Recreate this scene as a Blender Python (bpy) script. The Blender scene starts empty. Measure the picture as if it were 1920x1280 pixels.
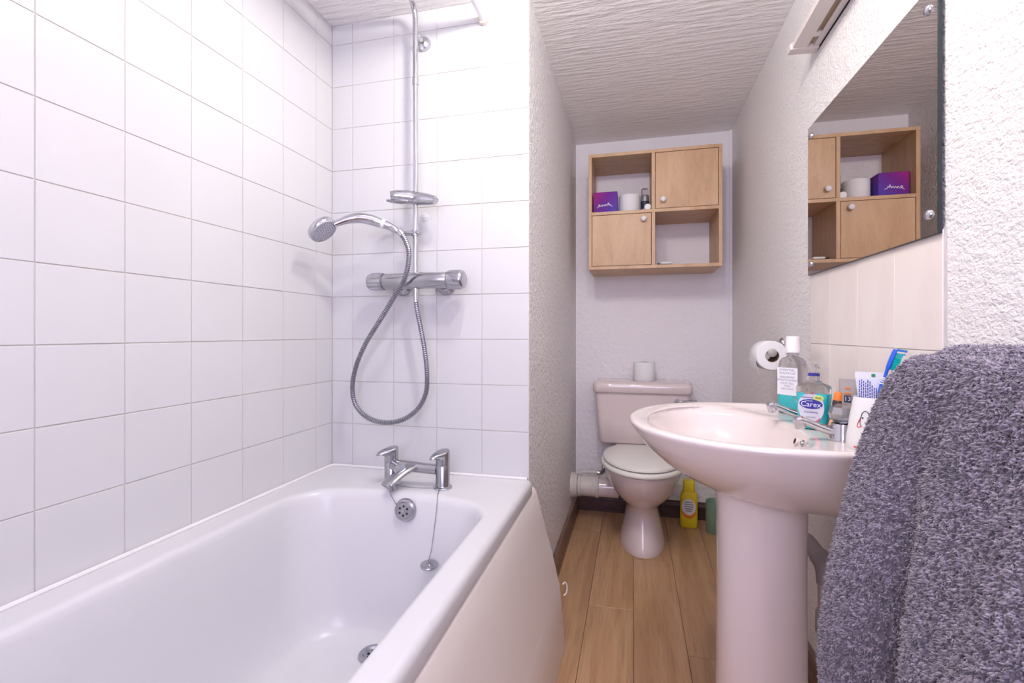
import bpy, bmesh, math, random
import numpy as np
from mathutils import Vector, Matrix, Euler

random.seed(7)
rng = np.random.default_rng(7)
S = bpy.context.scene
COL = S.collection
PI = math.pi

# ------------------------------------------------------------------ camera
EYE = 0.975
cam_d = bpy.data.cameras.new('camera')
cam = bpy.data.objects.new('camera', cam_d)
COL.objects.link(cam)
cam_d.sensor_fit = 'HORIZONTAL'
cam_d.sensor_width = 36.0
cam_d.lens = 36.0 * 909.7 / 1920.0
cam_d.shift_y = -(640 - 623.3) / 1920.0
cam_d.clip_start = 0.02
cam.location = (0, 0, EYE)
cam.rotation_euler = (PI / 2, 0, 0.2454)
S.camera = cam

# ------------------------------------------------------------------ world and light
S.view_settings.view_transform = 'Standard'
S.view_settings.look = 'None'
S.view_settings.gamma = 1.0
S.view_settings.use_curve_mapping = False
S.view_settings.exposure = 0.30
world = bpy.data.worlds.new('world')
S.world = world
world.use_nodes = True
world.node_tree.nodes['Background'].inputs[0].default_value = (0.74, 0.76, 1.0, 1)
world.node_tree.nodes['Background'].inputs[1].default_value = 1.0
# cool fill light from behind the camera, set at an added, unseen window
wl_d = bpy.data.lights.new('window_fill', 'AREA')
wl_d.shape = 'RECTANGLE'
wl_d.size = 0.86
wl_d.size_y = 0.98
wl_d.energy = 19.0
wl_d.color = (0.77, 0.70, 1.0)
wl = bpy.data.objects.new('window_fill', wl_d)
COL.objects.link(wl)
wl.location = (0.0, -0.98, 1.42)
wl.rotation_euler = (PI / 2, 0, 0)   # faces +Y, into the room
LAMP_W = 21.0

# ------------------------------------------------------------------ dimensions of the room (metres)
XL, XP, XR = -0.9953, -0.3101, 0.4914     # left tiled wall, nook partition, right wall
YE, YF, YB = 1.4533, 2.7025, -0.90        # bath end wall, far wall, wall behind the camera
ZC = 2.016

# ------------------------------------------------------------------ materials
MATS = {}
def mat(name, col, rough=0.5, metal=0.0, spec=None, coat=0.0, trans=0.0, ior=1.45, sheen=0.0,
        noise=None, bump=None, alpha=None, emit=None):
    """noise: (colour2, scale, (sx,sy,sz) stretch, lo, hi); bump: list of (scale, strength, distance, stretch, detail)"""
    if name in MATS:
        return MATS[name]
    m = bpy.data.materials.new(name)
    m.use_nodes = True
    nt = m.node_tree
    N, L = nt.nodes, nt.links
    b = N['Principled BSDF']
    b.inputs['Base Color'].default_value = (*col, 1)
    b.inputs['Roughness'].default_value = rough
    b.inputs['Metallic'].default_value = metal
    b.inputs['IOR'].default_value = ior
    if spec is not None: b.inputs['Specular IOR Level'].default_value = spec
    if coat: b.inputs['Coat Weight'].default_value = coat; b.inputs['Coat Roughness'].default_value = 0.05
    if trans: b.inputs['Transmission Weight'].default_value = trans
    if sheen: b.inputs['Sheen Weight'].default_value = sheen
    if alpha is not None: b.inputs['Alpha'].default_value = alpha
    if emit:
        b.inputs['Emission Color'].default_value = (*emit[0], 1)
        b.inputs['Emission Strength'].default_value = emit[1]
    tc = N.new('ShaderNodeTexCoord')
    def mapped(stretch):
        mp = N.new('ShaderNodeMapping')
        mp.inputs['Scale'].default_value = stretch
        L.new(tc.outputs['Object'], mp.inputs['Vector'])
        return mp
    if noise:
        c2, sc, st, lo, hi = noise
        t = N.new('ShaderNodeTexNoise'); t.inputs['Scale'].default_value = sc; t.inputs['Detail'].default_value = 5
        L.new(mapped(st).outputs[0], t.inputs['Vector'])
        r = N.new('ShaderNodeValToRGB')
        r.color_ramp.elements[0].position = lo; r.color_ramp.elements[0].color = (*col, 1)
        r.color_ramp.elements[1].position = hi; r.color_ramp.elements[1].color = (*c2, 1)
        L.new(t.outputs['Fac'], r.inputs['Fac']); L.new(r.outputs['Color'], b.inputs['Base Color'])
    prev = None
    for (sc, stg, dist, st, det) in (bump or []):
        t = N.new('ShaderNodeTexNoise'); t.inputs['Scale'].default_value = sc; t.inputs['Detail'].default_value = det
        L.new(mapped(st).outputs[0], t.inputs['Vector'])
        bp = N.new('ShaderNodeBump'); bp.inputs['Strength'].default_value = stg; bp.inputs['Distance'].default_value = dist
        L.new(t.outputs['Fac'], bp.inputs['Height'])
        if prev: L.new(prev.outputs[0], bp.inputs['Normal'])
        prev = bp
    if prev: L.new(prev.outputs[0], b.inputs['Normal'])
    MATS[name] = m
    return m

def wood(name, base, dark, light, rough, scale=(1, 1, 1), pore=1.0):
    """grain running along local Y"""
    if name in MATS: return MATS[name]
    m = bpy.data.materials.new(name); m.use_nodes = True
    N, L = m.node_tree.nodes, m.node_tree.links
    b = N['Principled BSDF']; b.inputs['Roughness'].default_value = rough
    tc = N.new('ShaderNodeTexCoord'); oi = N.new('ShaderNodeObjectInfo')
    add = N.new('ShaderNodeVectorMath'); add.operation = 'ADD'
    mul = N.new('ShaderNodeVectorMath'); mul.operation = 'SCALE'; mul.inputs['Scale'].default_value = 13.0
    cmb = N.new('ShaderNodeCombineXYZ')
    for k in range(3): L.new(oi.outputs['Random'], cmb.inputs[k])
    L.new(cmb.outputs[0], mul.inputs[0]); L.new(tc.outputs['Object'], add.inputs[0]); L.new(mul.outputs[0], add.inputs[1])
    def tex(sc, st, det=6, dist=0.0):
        mp = N.new('ShaderNodeMapping'); mp.inputs['Scale'].default_value = st
        L.new(add.outputs[0], mp.inputs['Vector'])
        t = N.new('ShaderNodeTexNoise'); t.inputs['Scale'].default_value = sc; t.inputs['Detail'].default_value = det
        t.inputs['Distortion'].default_value = dist
        L.new(mp.outputs[0], t.inputs['Vector']); return t
    a = tex(1.0, (22 * scale[0], 1.6 * scale[1], 22 * scale[2]), 4, 0.6)
    f = tex(1.0, (260 * scale[0], 7 * scale[1], 260 * scale[2]), 3)
    r = N.new('ShaderNodeValToRGB'); e = r.color_ramp.elements
    e[0].position = 0.3; e[0].color = (*dark, 1); e[1].position = 0.72; e[1].color = (*light, 1)
    mid = r.color_ramp.elements.new(0.5); mid.color = (*base, 1)
    L.new(a.outputs['Fac'], r.inputs['Fac'])
    r2 = N.new('ShaderNodeValToRGB'); e2 = r2.color_ramp.elements
    e2[0].position = 0.33; k = 1 - 0.4 * pore; e2[0].color = (k, k, k, 1); e2[1].position = 0.5; e2[1].color = (1, 1, 1, 1)
    L.new(f.outputs['Fac'], r2.inputs['Fac'])
    mx = N.new('ShaderNodeMix'); mx.data_type = 'RGBA'; mx.blend_type = 'MULTIPLY'; mx.inputs[0].default_value = 1.0
    L.new(r.outputs['Color'], mx.inputs[6]); L.new(r2.outputs['Color'], mx.inputs[7])
    L.new(mx.outputs[2], b.inputs['Base Color'])
    MATS[name] = m
    return m

M = {}
M['tile'] = mat('white_glazed_tile', (0.655, 0.650, 0.662), 0.16, spec=0.42, bump=[(9, 0.12, 0.004, (1, 1, 1), 2)])
M['grout'] = mat('pale_grout', (0.60, 0.565, 0.53), 0.9)
M['cream_tile'] = mat('cream_glazed_tile', (0.86, 0.785, 0.735), 0.2, noise=((0.79, 0.70, 0.65), 5, (1, 1.6, 0.5), 0.52, 0.78))
M['plaster'] = mat('stippled_white_plaster', (0.90, 0.875, 0.87), 0.55, bump=[(60, 0.8, 0.020, (1, 1, 1), 4), (170, 0.6, 0.009, (1, 1, 1), 3)])
M['plaster_right'] = mat('swirled_white_plaster', (0.86, 0.83, 0.82), 0.5, bump=[(34, 0.40, 0.012, (1, 1.0, 2.2), 5), (130, 0.55, 0.008, (1, 1, 1.4), 4)])
M['plaster_far'] = mat('brushed_white_plaster', (0.88, 0.85, 0.865), 0.6, bump=[(45, 0.5, 0.014, (1, 1, 1), 4), (130, 0.25, 0.005, (1, 1, 1), 3)])
M['ceiling'] = mat('combed_plaster', (0.93, 0.905, 0.895), 0.42, bump=[(17, 0.62, 0.016, (0.55, 3.6, 1), 4), (75, 0.38, 0.006, (1, 1.6, 1), 3)])
M['acrylic'] = mat('white_acrylic', (0.675, 0.67, 0.69), 0.24)
M['panel'] = mat('cream_panel_plastic', (0.85, 0.775, 0.735), 0.28)
M['sealant'] = mat('white_sealant', (0.82, 0.80, 0.80), 0.4)
M['chrome'] = mat('polished_chrome', (0.58, 0.585, 0.62), 0.09, 1.0)
M['chrome_satin'] = mat('satin_chrome', (0.46, 0.46, 0.49), 0.22, 1.0)
M['chrome_dark'] = mat('worn_chrome', (0.42, 0.42, 0.44), 0.25, 1.0)
M['groove_dark'] = mat('dark_groove_shade', (0.19, 0.19, 0.23), 0.4, 0.5)
M['black'] = mat('black_hole', (0.012, 0.012, 0.014), 0.7)
M['spray'] = mat('grey_spray_plate', (0.55, 0.55, 0.62), 0.4)
M['nozzle'] = mat('dark_grey_rubber', (0.16, 0.16, 0.20), 0.6)
M['white_plastic'] = mat('white_plastic', (0.84, 0.83, 0.84), 0.32)
M['cream_plastic'] = mat('aged_cream_plastic', (0.78, 0.69, 0.60), 0.4)
M['ceramic_pink'] = mat('blush_ceramic', (0.79, 0.705, 0.68), 0.10, coat=0.4)
M['ceramic_toilet'] = mat('blush_toilet_ceramic', (0.78, 0.675, 0.66), 0.12, coat=0.4)
M['seat'] = mat('ivory_seat_plastic', (0.86, 0.85, 0.80), 0.22)
M['paper'] = mat('white_tissue', (0.86, 0.85, 0.86), 0.95, bump=[(240, 0.25, 0.002, (1, 1, 1), 2)])
M['card'] = mat('brown_cardboard', (0.30, 0.20, 0.14), 0.9)
M['pipe_white'] = mat('dusty_white_pipe', (0.66, 0.62, 0.57), 0.45, noise=((0.50, 0.45, 0.42), 20, (1, 1, 1), 0.5, 0.8))
M['pipe_grey'] = mat('grey_waste_pipe', (0.44, 0.40, 0.39), 0.45)
M['floor'] = wood('oak_laminate', (0.50, 0.295, 0.150), (0.40, 0.22, 0.105), (0.585, 0.365, 0.20), 0.38, (1, 1, 1), 0.5)
M['joint'] = mat('dark_joint', (0.05, 0.03, 0.02), 0.9)
M['skirt'] = wood('brown_skirting', (0.20, 0.115, 0.085), (0.12, 0.065, 0.05), (0.28, 0.17, 0.125), 0.4)
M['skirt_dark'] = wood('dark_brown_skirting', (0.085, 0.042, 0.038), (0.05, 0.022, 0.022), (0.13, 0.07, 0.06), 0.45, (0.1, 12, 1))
M['beech'] = wood('beech_veneer', (0.60, 0.385, 0.215), (0.53, 0.325, 0.175), (0.66, 0.44, 0.26), 0.42, (0.55, 16, 0.12), 0.22)
M['mirror'] = mat('mirror_silver', (0.78, 0.74, 0.71), 0.005, 1.0)
M['glass_edge'] = mat('green_glass_edge', (0.022, 0.032, 0.033), 0.3)
M['fixture'] = mat('beige_white_fixture', (0.70, 0.63, 0.60), 0.4)
M['fixture_slot'] = mat('brown_slot', (0.28, 0.19, 0.11), 0.5)
M['towel'] = mat('grey_violet_terry', (0.15, 0.134, 0.17), 0.95, sheen=0.2)
M['pile'] = mat('grey_violet_pile', (0.36, 0.315, 0.395), 0.9, sheen=0.4, noise=((0.105, 0.09, 0.125), 130, (1, 1, 1), 0.40, 0.62))
M['clear'] = mat('clear_plastic', (0.95, 0.96, 0.96), 0.05, trans=1.0, ior=1.2)
M['clear_pad'] = mat('clear_pad_plastic', (0.85, 0.85, 0.88), 0.15, alpha=0.38)
M['clear_grey'] = mat('smoky_clear_plastic', (0.83, 0.81, 0.82), 0.06, trans=0.93, ior=1.12)
M['teal'] = mat('teal_liquid', (0.02, 0.46, 0.50), 0.12, coat=0.5)
M['label_white'] = mat('white_label', (0.82, 0.82, 0.86), 0.5)
M['label_silver'] = mat('pale_silver_label', (0.62, 0.62, 0.70), 0.4)
M['navy'] = mat('navy_print', (0.035, 0.035, 0.30), 0.4)
M['grey_print'] = mat('grey_print', (0.30, 0.30, 0.36), 0.6)
M['pink_print'] = mat('pink_print', (0.72, 0.08, 0.20), 0.5)
M['red_print'] = mat('red_print', (0.75, 0.05, 0.06), 0.5)
M['orange'] = mat('orange_plastic', (0.85, 0.22, 0.03), 0.4)
M['peach'] = mat('peach_plastic', (0.80, 0.40, 0.22), 0.4)
M['lime'] = mat('lime_print', (0.62, 0.68, 0.16), 0.5)
M['greytube'] = mat('grey_tube', (0.36, 0.33, 0.32), 0.45)
M['brown_glass'] = mat('dark_brown_plastic', (0.055, 0.04, 0.038), 0.25)
M['tube_white'] = mat('pale_blue_tube', (0.66, 0.68, 0.78), 0.35)
M['green_print'] = mat('green_print', (0.03, 0.25, 0.08), 0.5)
M['brush_blue'] = mat('blue_brush_plastic', (0.02, 0.12, 0.72), 0.3)
M['brush_teal'] = mat('turquoise_rubber', (0.0, 0.50, 0.48), 0.4)
M['bristle_blue'] = mat('blue_bristle', (0.03, 0.20, 0.55), 0.6)
M['yellow'] = mat('yellow_bottle_plastic', (0.80, 0.62, 0.02), 0.35)
M['sage'] = mat('sage_green_plastic', (0.22, 0.33, 0.24), 0.45)
M['can'] = mat('silver_can', (0.36, 0.38, 0.40), 0.35, 0.6)
M['can_dark'] = mat('dark_blue_print', (0.03, 0.035, 0.08), 0.45)
M['bulb'] = mat('lit_bulb', (1, 0.95, 0.9), 0.4, emit=((1, 0.95, 0.88), 8.0))
M['window_frame'] = mat('white_window_frame', (0.8, 0.8, 0.8), 0.4)

def purple_material():
    m = bpy.data.materials.new('magenta_violet_print'); m.use_nodes = True
    N, L = m.node_tree.nodes, m.node_tree.links
    b = N['Principled BSDF']; b.inputs['Roughness'].default_value = 0.6; b.inputs['Specular IOR Level'].default_value = 0.2
    tc = N.new('ShaderNodeTexCoord'); mp = N.new('ShaderNodeMapping')
    mp.inputs['Rotation'].default_value = (0, -0.75, 0); mp.inputs['Scale'].default_value = (6.5, 1, 6.5); mp.inputs['Location'].default_value = (0.85, 0, 0)
    g = N.new('ShaderNodeTexGradient'); r = N.new('ShaderNodeValToRGB')
    e = r.color_ramp.elements
    e[0].position = 0.05; e[0].color = (0.42, 0.02, 0.21, 1); e[1].position = 0.95; e[1].color = (0.11, 0.055, 0.42, 1)
    q = e.new(0.5); q.color = (0.18, 0.02, 0.27, 1)
    L.new(tc.outputs['Object'], mp.inputs['Vector']); L.new(mp.outputs[0], g.inputs['Vector'])
    L.new(g.outputs['Color'], r.inputs['Fac']); L.new(r.outputs['Color'], b.inputs['Base Color'])
    return m
M['purple'] = purple_material()

# ------------------------------------------------------------------ object helpers
OFF = {}
def _link(o, parent):
    COL.objects.link(o)
    if parent is not None:
        o.parent = parent
def thing(name, label, cat, loc=(0, 0, 0), rotz=0.0, group=None, local=False):
    o = bpy.data.objects.new(name, None)
    COL.objects.link(o)
    o.empty_display_size = 0.02
    o.location = loc
    o.rotation_euler = (0, 0, rotz)
    o['label'] = label; o['category'] = cat
    if group: o['group'] = group
    OFF[o] = None if local else Vector(loc)
    return o
def mesh(name, V, F, mats, smooth=35):
    me = bpy.data.meshes.new(name)
    me.from_pydata([tuple(v) for v in V], [], F)
    for m in (mats if isinstance(mats, (list, tuple)) else [mats]): me.materials.append(m)
    bm = bmesh.new(); bm.from_mesh(me); bmesh.ops.recalc_face_normals(bm, faces=bm.faces); bm.to_mesh(me); bm.free()
    if smooth:
        me.shade_smooth()
        if smooth < 180: me.set_sharp_from_angle(angle=math.radians(smooth))
    return me
def obj(name, geo, m, parent=None, smooth=35, label=None, cat=None, group=None, kind=None):
    """geo = (verts, faces) in world coordinates (or in the local frame of a thing made with local=True)"""
    V, F = geo
    off = OFF.get(parent) if parent is not None else None
    if off is not None: V = [Vector(v) - off for v in V]
    o = bpy.data.objects.new(name, mesh(name, V, F, m, smooth))
    _link(o, parent)
    OFF[o] = off
    if label: o['label'] = label
    if cat: o['category'] = cat
    if group: o['group'] = group
    if kind: o['kind'] = kind
    return o
def struct(name, geo, m, smooth=0, label=None):
    return obj(name, geo, m, None, smooth, label=label, kind='structure')

# ------------------------------------------------------------------ geometry helpers: each returns (verts, faces)
def join(*gs):
    V, F = [], []
    for v, f in gs:
        n = len(V); V += [Vector(p) for p in v]; F += [tuple(i + n for i in q) for q in f]
    return V, F
def xf(g, m):
    return [m @ Vector(v) for v in g[0]], g[1]
def mv(g, x, y, z):
    return xf(g, Matrix.Translation((x, y, z)))
def box(x0, x1, y0, y1, z0, z1, bev=0.0, seg=2):
    if bev <= 0:
        V = [(x, y, z) for x in (x0, x1) for y in (y0, y1) for z in (z0, z1)]
        F = [(0, 1, 3, 2), (4, 6, 7, 5), (0, 4, 5, 1), (2, 3, 7, 6), (0, 2, 6, 4), (1, 5, 7, 3)]
        return V, F
    bm = bmesh.new()
    bmesh.ops.create_cube(bm, size=1)
    for v in bm.verts:
        v.co = ((x0 + x1) / 2 + v.co.x * (x1 - x0), (y0 + y1) / 2 + v.co.y * (y1 - y0), (z0 + z1) / 2 + v.co.z * (z1 - z0))
    bmesh.ops.bevel(bm, geom=list(bm.edges), offset=bev, segments=seg, profile=0.5, affect='EDGES')
    V = [v.co.copy() for v in bm.verts]; bm.verts.index_update()
    F = [tuple(v.index for v in f.verts) for f in bm.faces]
    bm.free()
    return V, F
def loft(rings, cap0=True, cap1=True, closed=False):
    n = len(rings[0]); V = [p for r in rings for p in r]; F = []
    R = len(rings)
    for a in range(R if closed else R - 1):
        b = (a + 1) % R
        for i in range(n):
            j = (i + 1) % n
            F.append((a * n + i, a * n + j, b * n + j, b * n + i))
    if not closed:
        if cap0: F.append(tuple(range(n))[::-1])
        if cap1: F.append(tuple((R - 1) * n + i for i in range(n)))
    return V, F
def lathe(prof, n=32, c=(0, 0, 0), axis=(0, 0, 1), cap0=True, cap1=True):
    """prof: list of (radius, height along axis)"""
    q = Vector((0, 0, 1)).rotation_difference(Vector(axis).normalized())
    rings = [[q @ Vector((r * math.cos(2 * PI * i / n), r * math.sin(2 * PI * i / n), h)) + Vector(c) for i in range(n)] for r, h in prof]
    return loft(rings, cap0, cap1)
def spline(P, k=8):
    P = [Vector(p) for p in P]; out = []
    for i in range(len(P) - 1):
        p0 = P[max(i - 1, 0)]; p1 = P[i]; p2 = P[i + 1]; p3 = P[min(i + 2, len(P) - 1)]
        for s in range(k):
            t = s / k
            out.append(0.5 * ((2 * p1) + (p2 - p0) * t + (2 * p0 - 5 * p1 + 4 * p2 - p3) * t * t + (3 * p1 - p0 - 3 * p2 + p3) * t ** 3))
    out.append(P[-1])
    return out
def resample(P, step):
    d = [0.0]
    for a, b in zip(P[:-1], P[1:]): d.append(d[-1] + (b - a).length)
    n = max(2, int(d[-1] / step) + 1); out = []; j = 0
    for i in range(n):
        s = d[-1] * i / (n - 1)
        while j < len(d) - 2 and d[j + 1] < s: j += 1
        t = (s - d[j]) / max(d[j + 1] - d[j], 1e-9)
        out.append(P[j].lerp(P[j + 1], t))
    return out
def tube(P, r, n=12, caps=True, up=None, squash=None):
    """tube along points P; r is a radius or a list of radii"""
    P = [Vector(p) for p in P]
    R = r if isinstance(r, (list, tuple)) else [r] * len(P)
    T = [(P[min(i + 1, len(P) - 1)] - P[max(i - 1, 0)]).normalized() for i in range(len(P))]
    u = Vector(up) if up else (Vector((0, 0, 1)) if abs(T[0].z) < 0.9 else Vector((1, 0, 0)))
    u = (u - T[0] * u.dot(T[0])).normalized(); rings = []
    for i, p in enumerate(P):
        if i: u = T[i - 1].rotation_difference(T[i]) @ u
        u = (u - T[i] * u.dot(T[i])).normalized(); w = T[i].cross(u)
        su, sw = (squash[i] if isinstance(squash, list) else squash) if squash else (1, 1)
        rings.append([p + R[i] * (su * math.cos(2 * PI * k / n) * u + sw * math.sin(2 * PI * k / n) * w) for k in range(n)])
    return loft(rings, caps, caps)
def rrect(x0, x1, y0, y1, r, z, k=8, m=6):
    """rounded rectangle outline: four corners of k+1 points and m-1 points along each side"""
    C = [((x1 - r, y1 - r), 0), ((x0 + r, y1 - r), PI / 2), ((x0 + r, y0 + r), PI), ((x1 - r, y0 + r), 3 * PI / 2)]
    pts = []
    for c, a in C:
        for i in range(k + 1):
            t = a + PI / 2 * i / k
            pts.append(Vector((c[0] + r * math.cos(t), c[1] + r * math.sin(t), z)))
    out = []; per = k + 1
    for s in range(4):
        seg = pts[s * per:(s + 1) * per]; out += seg
        a, b = seg[-1], pts[((s + 1) * per) % len(pts)]
        for i in range(1, m): out.append(a.lerp(b, i / m))
    return out
def prism(outline, axis, a, b):
    """extrude a 2D outline (list of pairs) along an axis letter between a and b"""
    def p(u, v, w): return {'x': (w, u, v), 'y': (u, w, v), 'z': (u, v, w)}[axis]
    return loft([[Vector(p(u, v, w)) for u, v in outline] for w in (a, b)])
def disc(c, r, axis, t=0.0005, n=24):
    return lathe([(r, 0), (r, t)], n, c, axis)
def text_geo(body, size, align='CENTER', shear=0.0, extrude=0.0002, space=1.0):
    cu = bpy.data.curves.new('lettering', 'FONT')
    cu.body = body; cu.size = size; cu.align_x = align; cu.align_y = 'CENTER'; cu.shear = shear; cu.extrude = extrude
    cu.resolution_u = 3; cu.space_character = space
    o = bpy.data.objects.new('lettering', cu); COL.objects.link(o)
    dg = bpy.context.evaluated_depsgraph_get()
    me = bpy.data.meshes.new_from_object(o.evaluated_get(dg))
    g = ([v.co.copy() for v in me.vertices], [tuple(p.vertices) for p in me.polygons])
    bpy.data.objects.remove(o); bpy.data.curves.remove(cu); bpy.data.meshes.remove(me)
    return g
FRONT = Matrix(((1, 0, 0, 0), (0, 0, -1, 0), (0, 1, 0, 0), (0, 0, 0, 1)))   # XY drawing -> XZ sheet that faces -Y

# ================================================================== THE ROOM
def solid(*a): return box(*a)
# floor: slab with laminate planks
floor = struct('floor', box(XL - 0.1, XR + 0.1, YB - 0.1, YF + 0.1, -0.08, -0.004), M['joint'], label='brown oak laminate floor of the narrow bathroom')
PX = [-0.4710, -0.3135, -0.1568, 0.0002, 0.1595, 0.3165, 0.4900]
cuts = {0: [-0.9, 0.35, 1.60, 2.70], 1: [-0.9, -0.1, 1.15, 2.40, 2.70], 2: [-0.9, 0.50, 1.755, 2.70], 3: [-0.9, 0.90, 2.155, 2.70], 4: [-0.9, 0.30, 1.55, 2.70], 5: [-0.9, 0.75, 2.0, 2.70]}
for c in range(6):
    ys = cuts[c]
    for a, b in zip(ys[:-1], ys[1:]):
        obj('plank', box(PX[c] + 0.0006, PX[c + 1] - 0.0006, a + 0.0006, b - 0.0006, -0.012, 0.0, 0.0006, 1), M['floor'], floor, smooth=0)

# walls
wall_left = struct('wall_left', box(XL - 0.12, XL - 0.0016, YB - 0.1, YE + 0.2, -0.05, ZC + 0.1), M['grout'], label='white tiled wall along the bath')
def two_tone(name, geo, m0, m1, test, label):
    o = struct(name, geo, [m0, m1], label=label)
    for p in o.data.polygons:
        if test(p.normal): p.material_index = 1
    return o
wall_end = two_tone('wall_end', box(XL - 0.12, XP, YE + 0.0016, YF + 0.15, -0.05, ZC + 0.1), M['plaster'], M['grout'], lambda n: n.y < -0.5,
                    'wall at the tap end of the bath, white tiles on one face and rough plaster on the other')
wall_far = struct('wall_far', box(XP - 0.05, XR + 0.12, YF, YF + 0.12, -0.05, ZC + 0.1), M['plaster_far'], label='rough white wall behind the toilet')
wall_right = struct('wall_right', box(XR, XR + 0.12, YB - 0.1, YF + 0.1, -0.05, ZC + 0.1), M['plaster_right'], label='rough plastered wall with the mirror and basin')
ceiling = struct('ceiling', box(XL - 0.12, XR + 0.12, YB - 0.1, YF + 0.12, ZC, ZC + 0.1), M['ceiling'], label='white ceiling of combed textured plaster')
# wall behind the camera; its unseen window opening is added for the fill light
wx0, wx1, wz0, wz1 = -0.43, 0.43, 0.93, 1.91
wall_behind = struct('wall_behind', join(box(XL - 0.12, wx0, YB - 0.1, YB, -0.05, ZC + 0.1), box(wx1, XR + 0.12, YB - 0.1, YB, -0.05, ZC + 0.1),
                                         box(wx0, wx1, YB - 0.1, YB, -0.05, wz0), box(wx0, wx1, YB - 0.1, YB, wz1, ZC + 0.1)), M['plaster'], label='plain plaster wall with the added window')
window = struct('added_window_1', join(box(wx0, wx0 + 0.035, YB - 0.05, YB + 0.005, wz0, wz1), box(wx1 - 0.035, wx1, YB - 0.05, YB + 0.005, wz0, wz1),
                                 box(wx0, wx1, YB - 0.05, YB + 0.005, wz0, wz0 + 0.035), box(wx0, wx1, YB - 0.05, YB + 0.005, wz1 - 0.035, wz1),
                                 box(-0.015, 0.015, YB - 0.05, YB + 0.002, wz0, wz1)), M['window_frame'], label='added white framed window, unseen behind the camera')

# wall tiles: one object each, meshes shared between alike tiles
TW, TH, Z0 = 0.152, 0.1422, 0.5265
G = 0.0011                       # half a joint
tile_mesh = {}
def tile(axis, u0, u1, z0, z1, face, parent, m, depth=0.006, hh=G):
    """axis 'x': tile lies in the YZ plane and faces +X (face = x of its front); 'y': lies in XZ and faces -Y; '-x' faces -X"""
    w, h = u1 - u0 - 2 * hh, z1 - z0 - 2 * hh
    if w < 0.004 or h < 0.004: return
    key = (axis, round(w, 4), round(h, 4), m.name)
    if key not in tile_mesh:
        if axis == 'y': g = box(-w / 2, w / 2, 0, depth, -h / 2, h / 2, 0.0009, 2)
        elif axis == 'x': g = box(-depth, 0, -w / 2, w / 2, -h / 2, h / 2, 0.0009, 2)
        else: g = box(0, depth, -w / 2, w / 2, -h / 2, h / 2, 0.0009, 2)
        tile_mesh[key] = mesh('tile', *g, m, 0)
    o = bpy.data.objects.new('tile', tile_mesh[key])
    COL.objects.link(o); o.parent = parent
    uc, zc = (u0 + u1) / 2, (z0 + z1) / 2
    d = random.uniform(-0.0003, 0.0003); a, b = random.uniform(-0.0022, 0.0022), random.uniform(-0.0022, 0.0022)
    if axis == 'y': o.location = (uc, face + d, zc); o.rotation_euler = (a, 0, b)
    else: o.location = (face + d, uc, zc); o.rotation_euler = (0, a, b)
rows = [(Z0 + TH * k, min(Z0 + TH * (k + 1), ZC)) for k in range(11)]
yj = [YE]
y = YE - 0.2373 + TW
while y > -0.42: yj.append(y); y -= TW
for (z0, z1) in rows:
    for a, b in zip(yj[1:], yj[:-1]): tile('x', a, b, z0, z1, XL, wall_left, M['tile'])
xj = [XL, XL + 0.0777] + [XL + 0.0777 + TW * k for k in range(1, 5)]
for (z0, z1) in rows:
    for a, b in zip(xj[:-1], xj[1:]): tile('y', a, b, z0, z1, YE, wall_end, M['tile'])
# cream splashback tiles below the mirror
sy = [0.934, 1.0844, 1.2457, 1.403, 1.5422]
for a, b in zip(sy[:-1], sy[1:]):
    for z0, z1 in ((0.745, 0.9445), (0.9445, 1.144)):
        tile('-x', a, b, z0, z1, XR - 0.004, wall_right, M['cream_tile'], 0.008, 0.0008)
struct('trim_1', box(XR - 0.0026, XR + 0.002, 0.930, 1.5445, 0.745, 1.146), M['grout'], label='pale grout bed behind the cream splashback tiles')

# skirting boards
def skirting(axis, a, b, h, t):
    return [(0, 0), (t, 0), (t, h * 0.72), (t * 0.45, h), (0, h)]
bl = [(XP - 0.003, 0.0), (XP + 0.019, 0.0), (XP + 0.019, 0.062), (XP + 0.013, 0.085), (XP - 0.003, 0.096)]
struct('baseboard_left', prism(bl, 'y', 1.49, YF), M['skirt'], label='brown wooden skirting board along the nook partition')
br = [(XR + 0.003, 0.0), (XR - 0.019, 0.0), (XR - 0.019, 0.062), (XR - 0.012, 0.078), (XR + 0.003, 0.084)]
struct('baseboard_right', prism(br, 'y', YB, YF), M['skirt'], label='brown wooden skirting board under the basin wall')
bf = [(YF + 0.003, 0.0), (YF - 0.018, 0.0), (YF - 0.018, 0.066), (YF - 0.012, 0.080), (YF + 0.003, 0.090)]
struct('baseboard_far', prism(bf, 'x', XP + 0.017, XR - 0.017), M['skirt_dark'], label='dark brown skirting board behind the toilet')
struct('trim_2', box(XR - 0.012, XR + 0.001, YF - 0.010, YF + 0.001, 0.088, ZC), M['plaster_far'], label='slim white corner strip beside the far wall')

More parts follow.
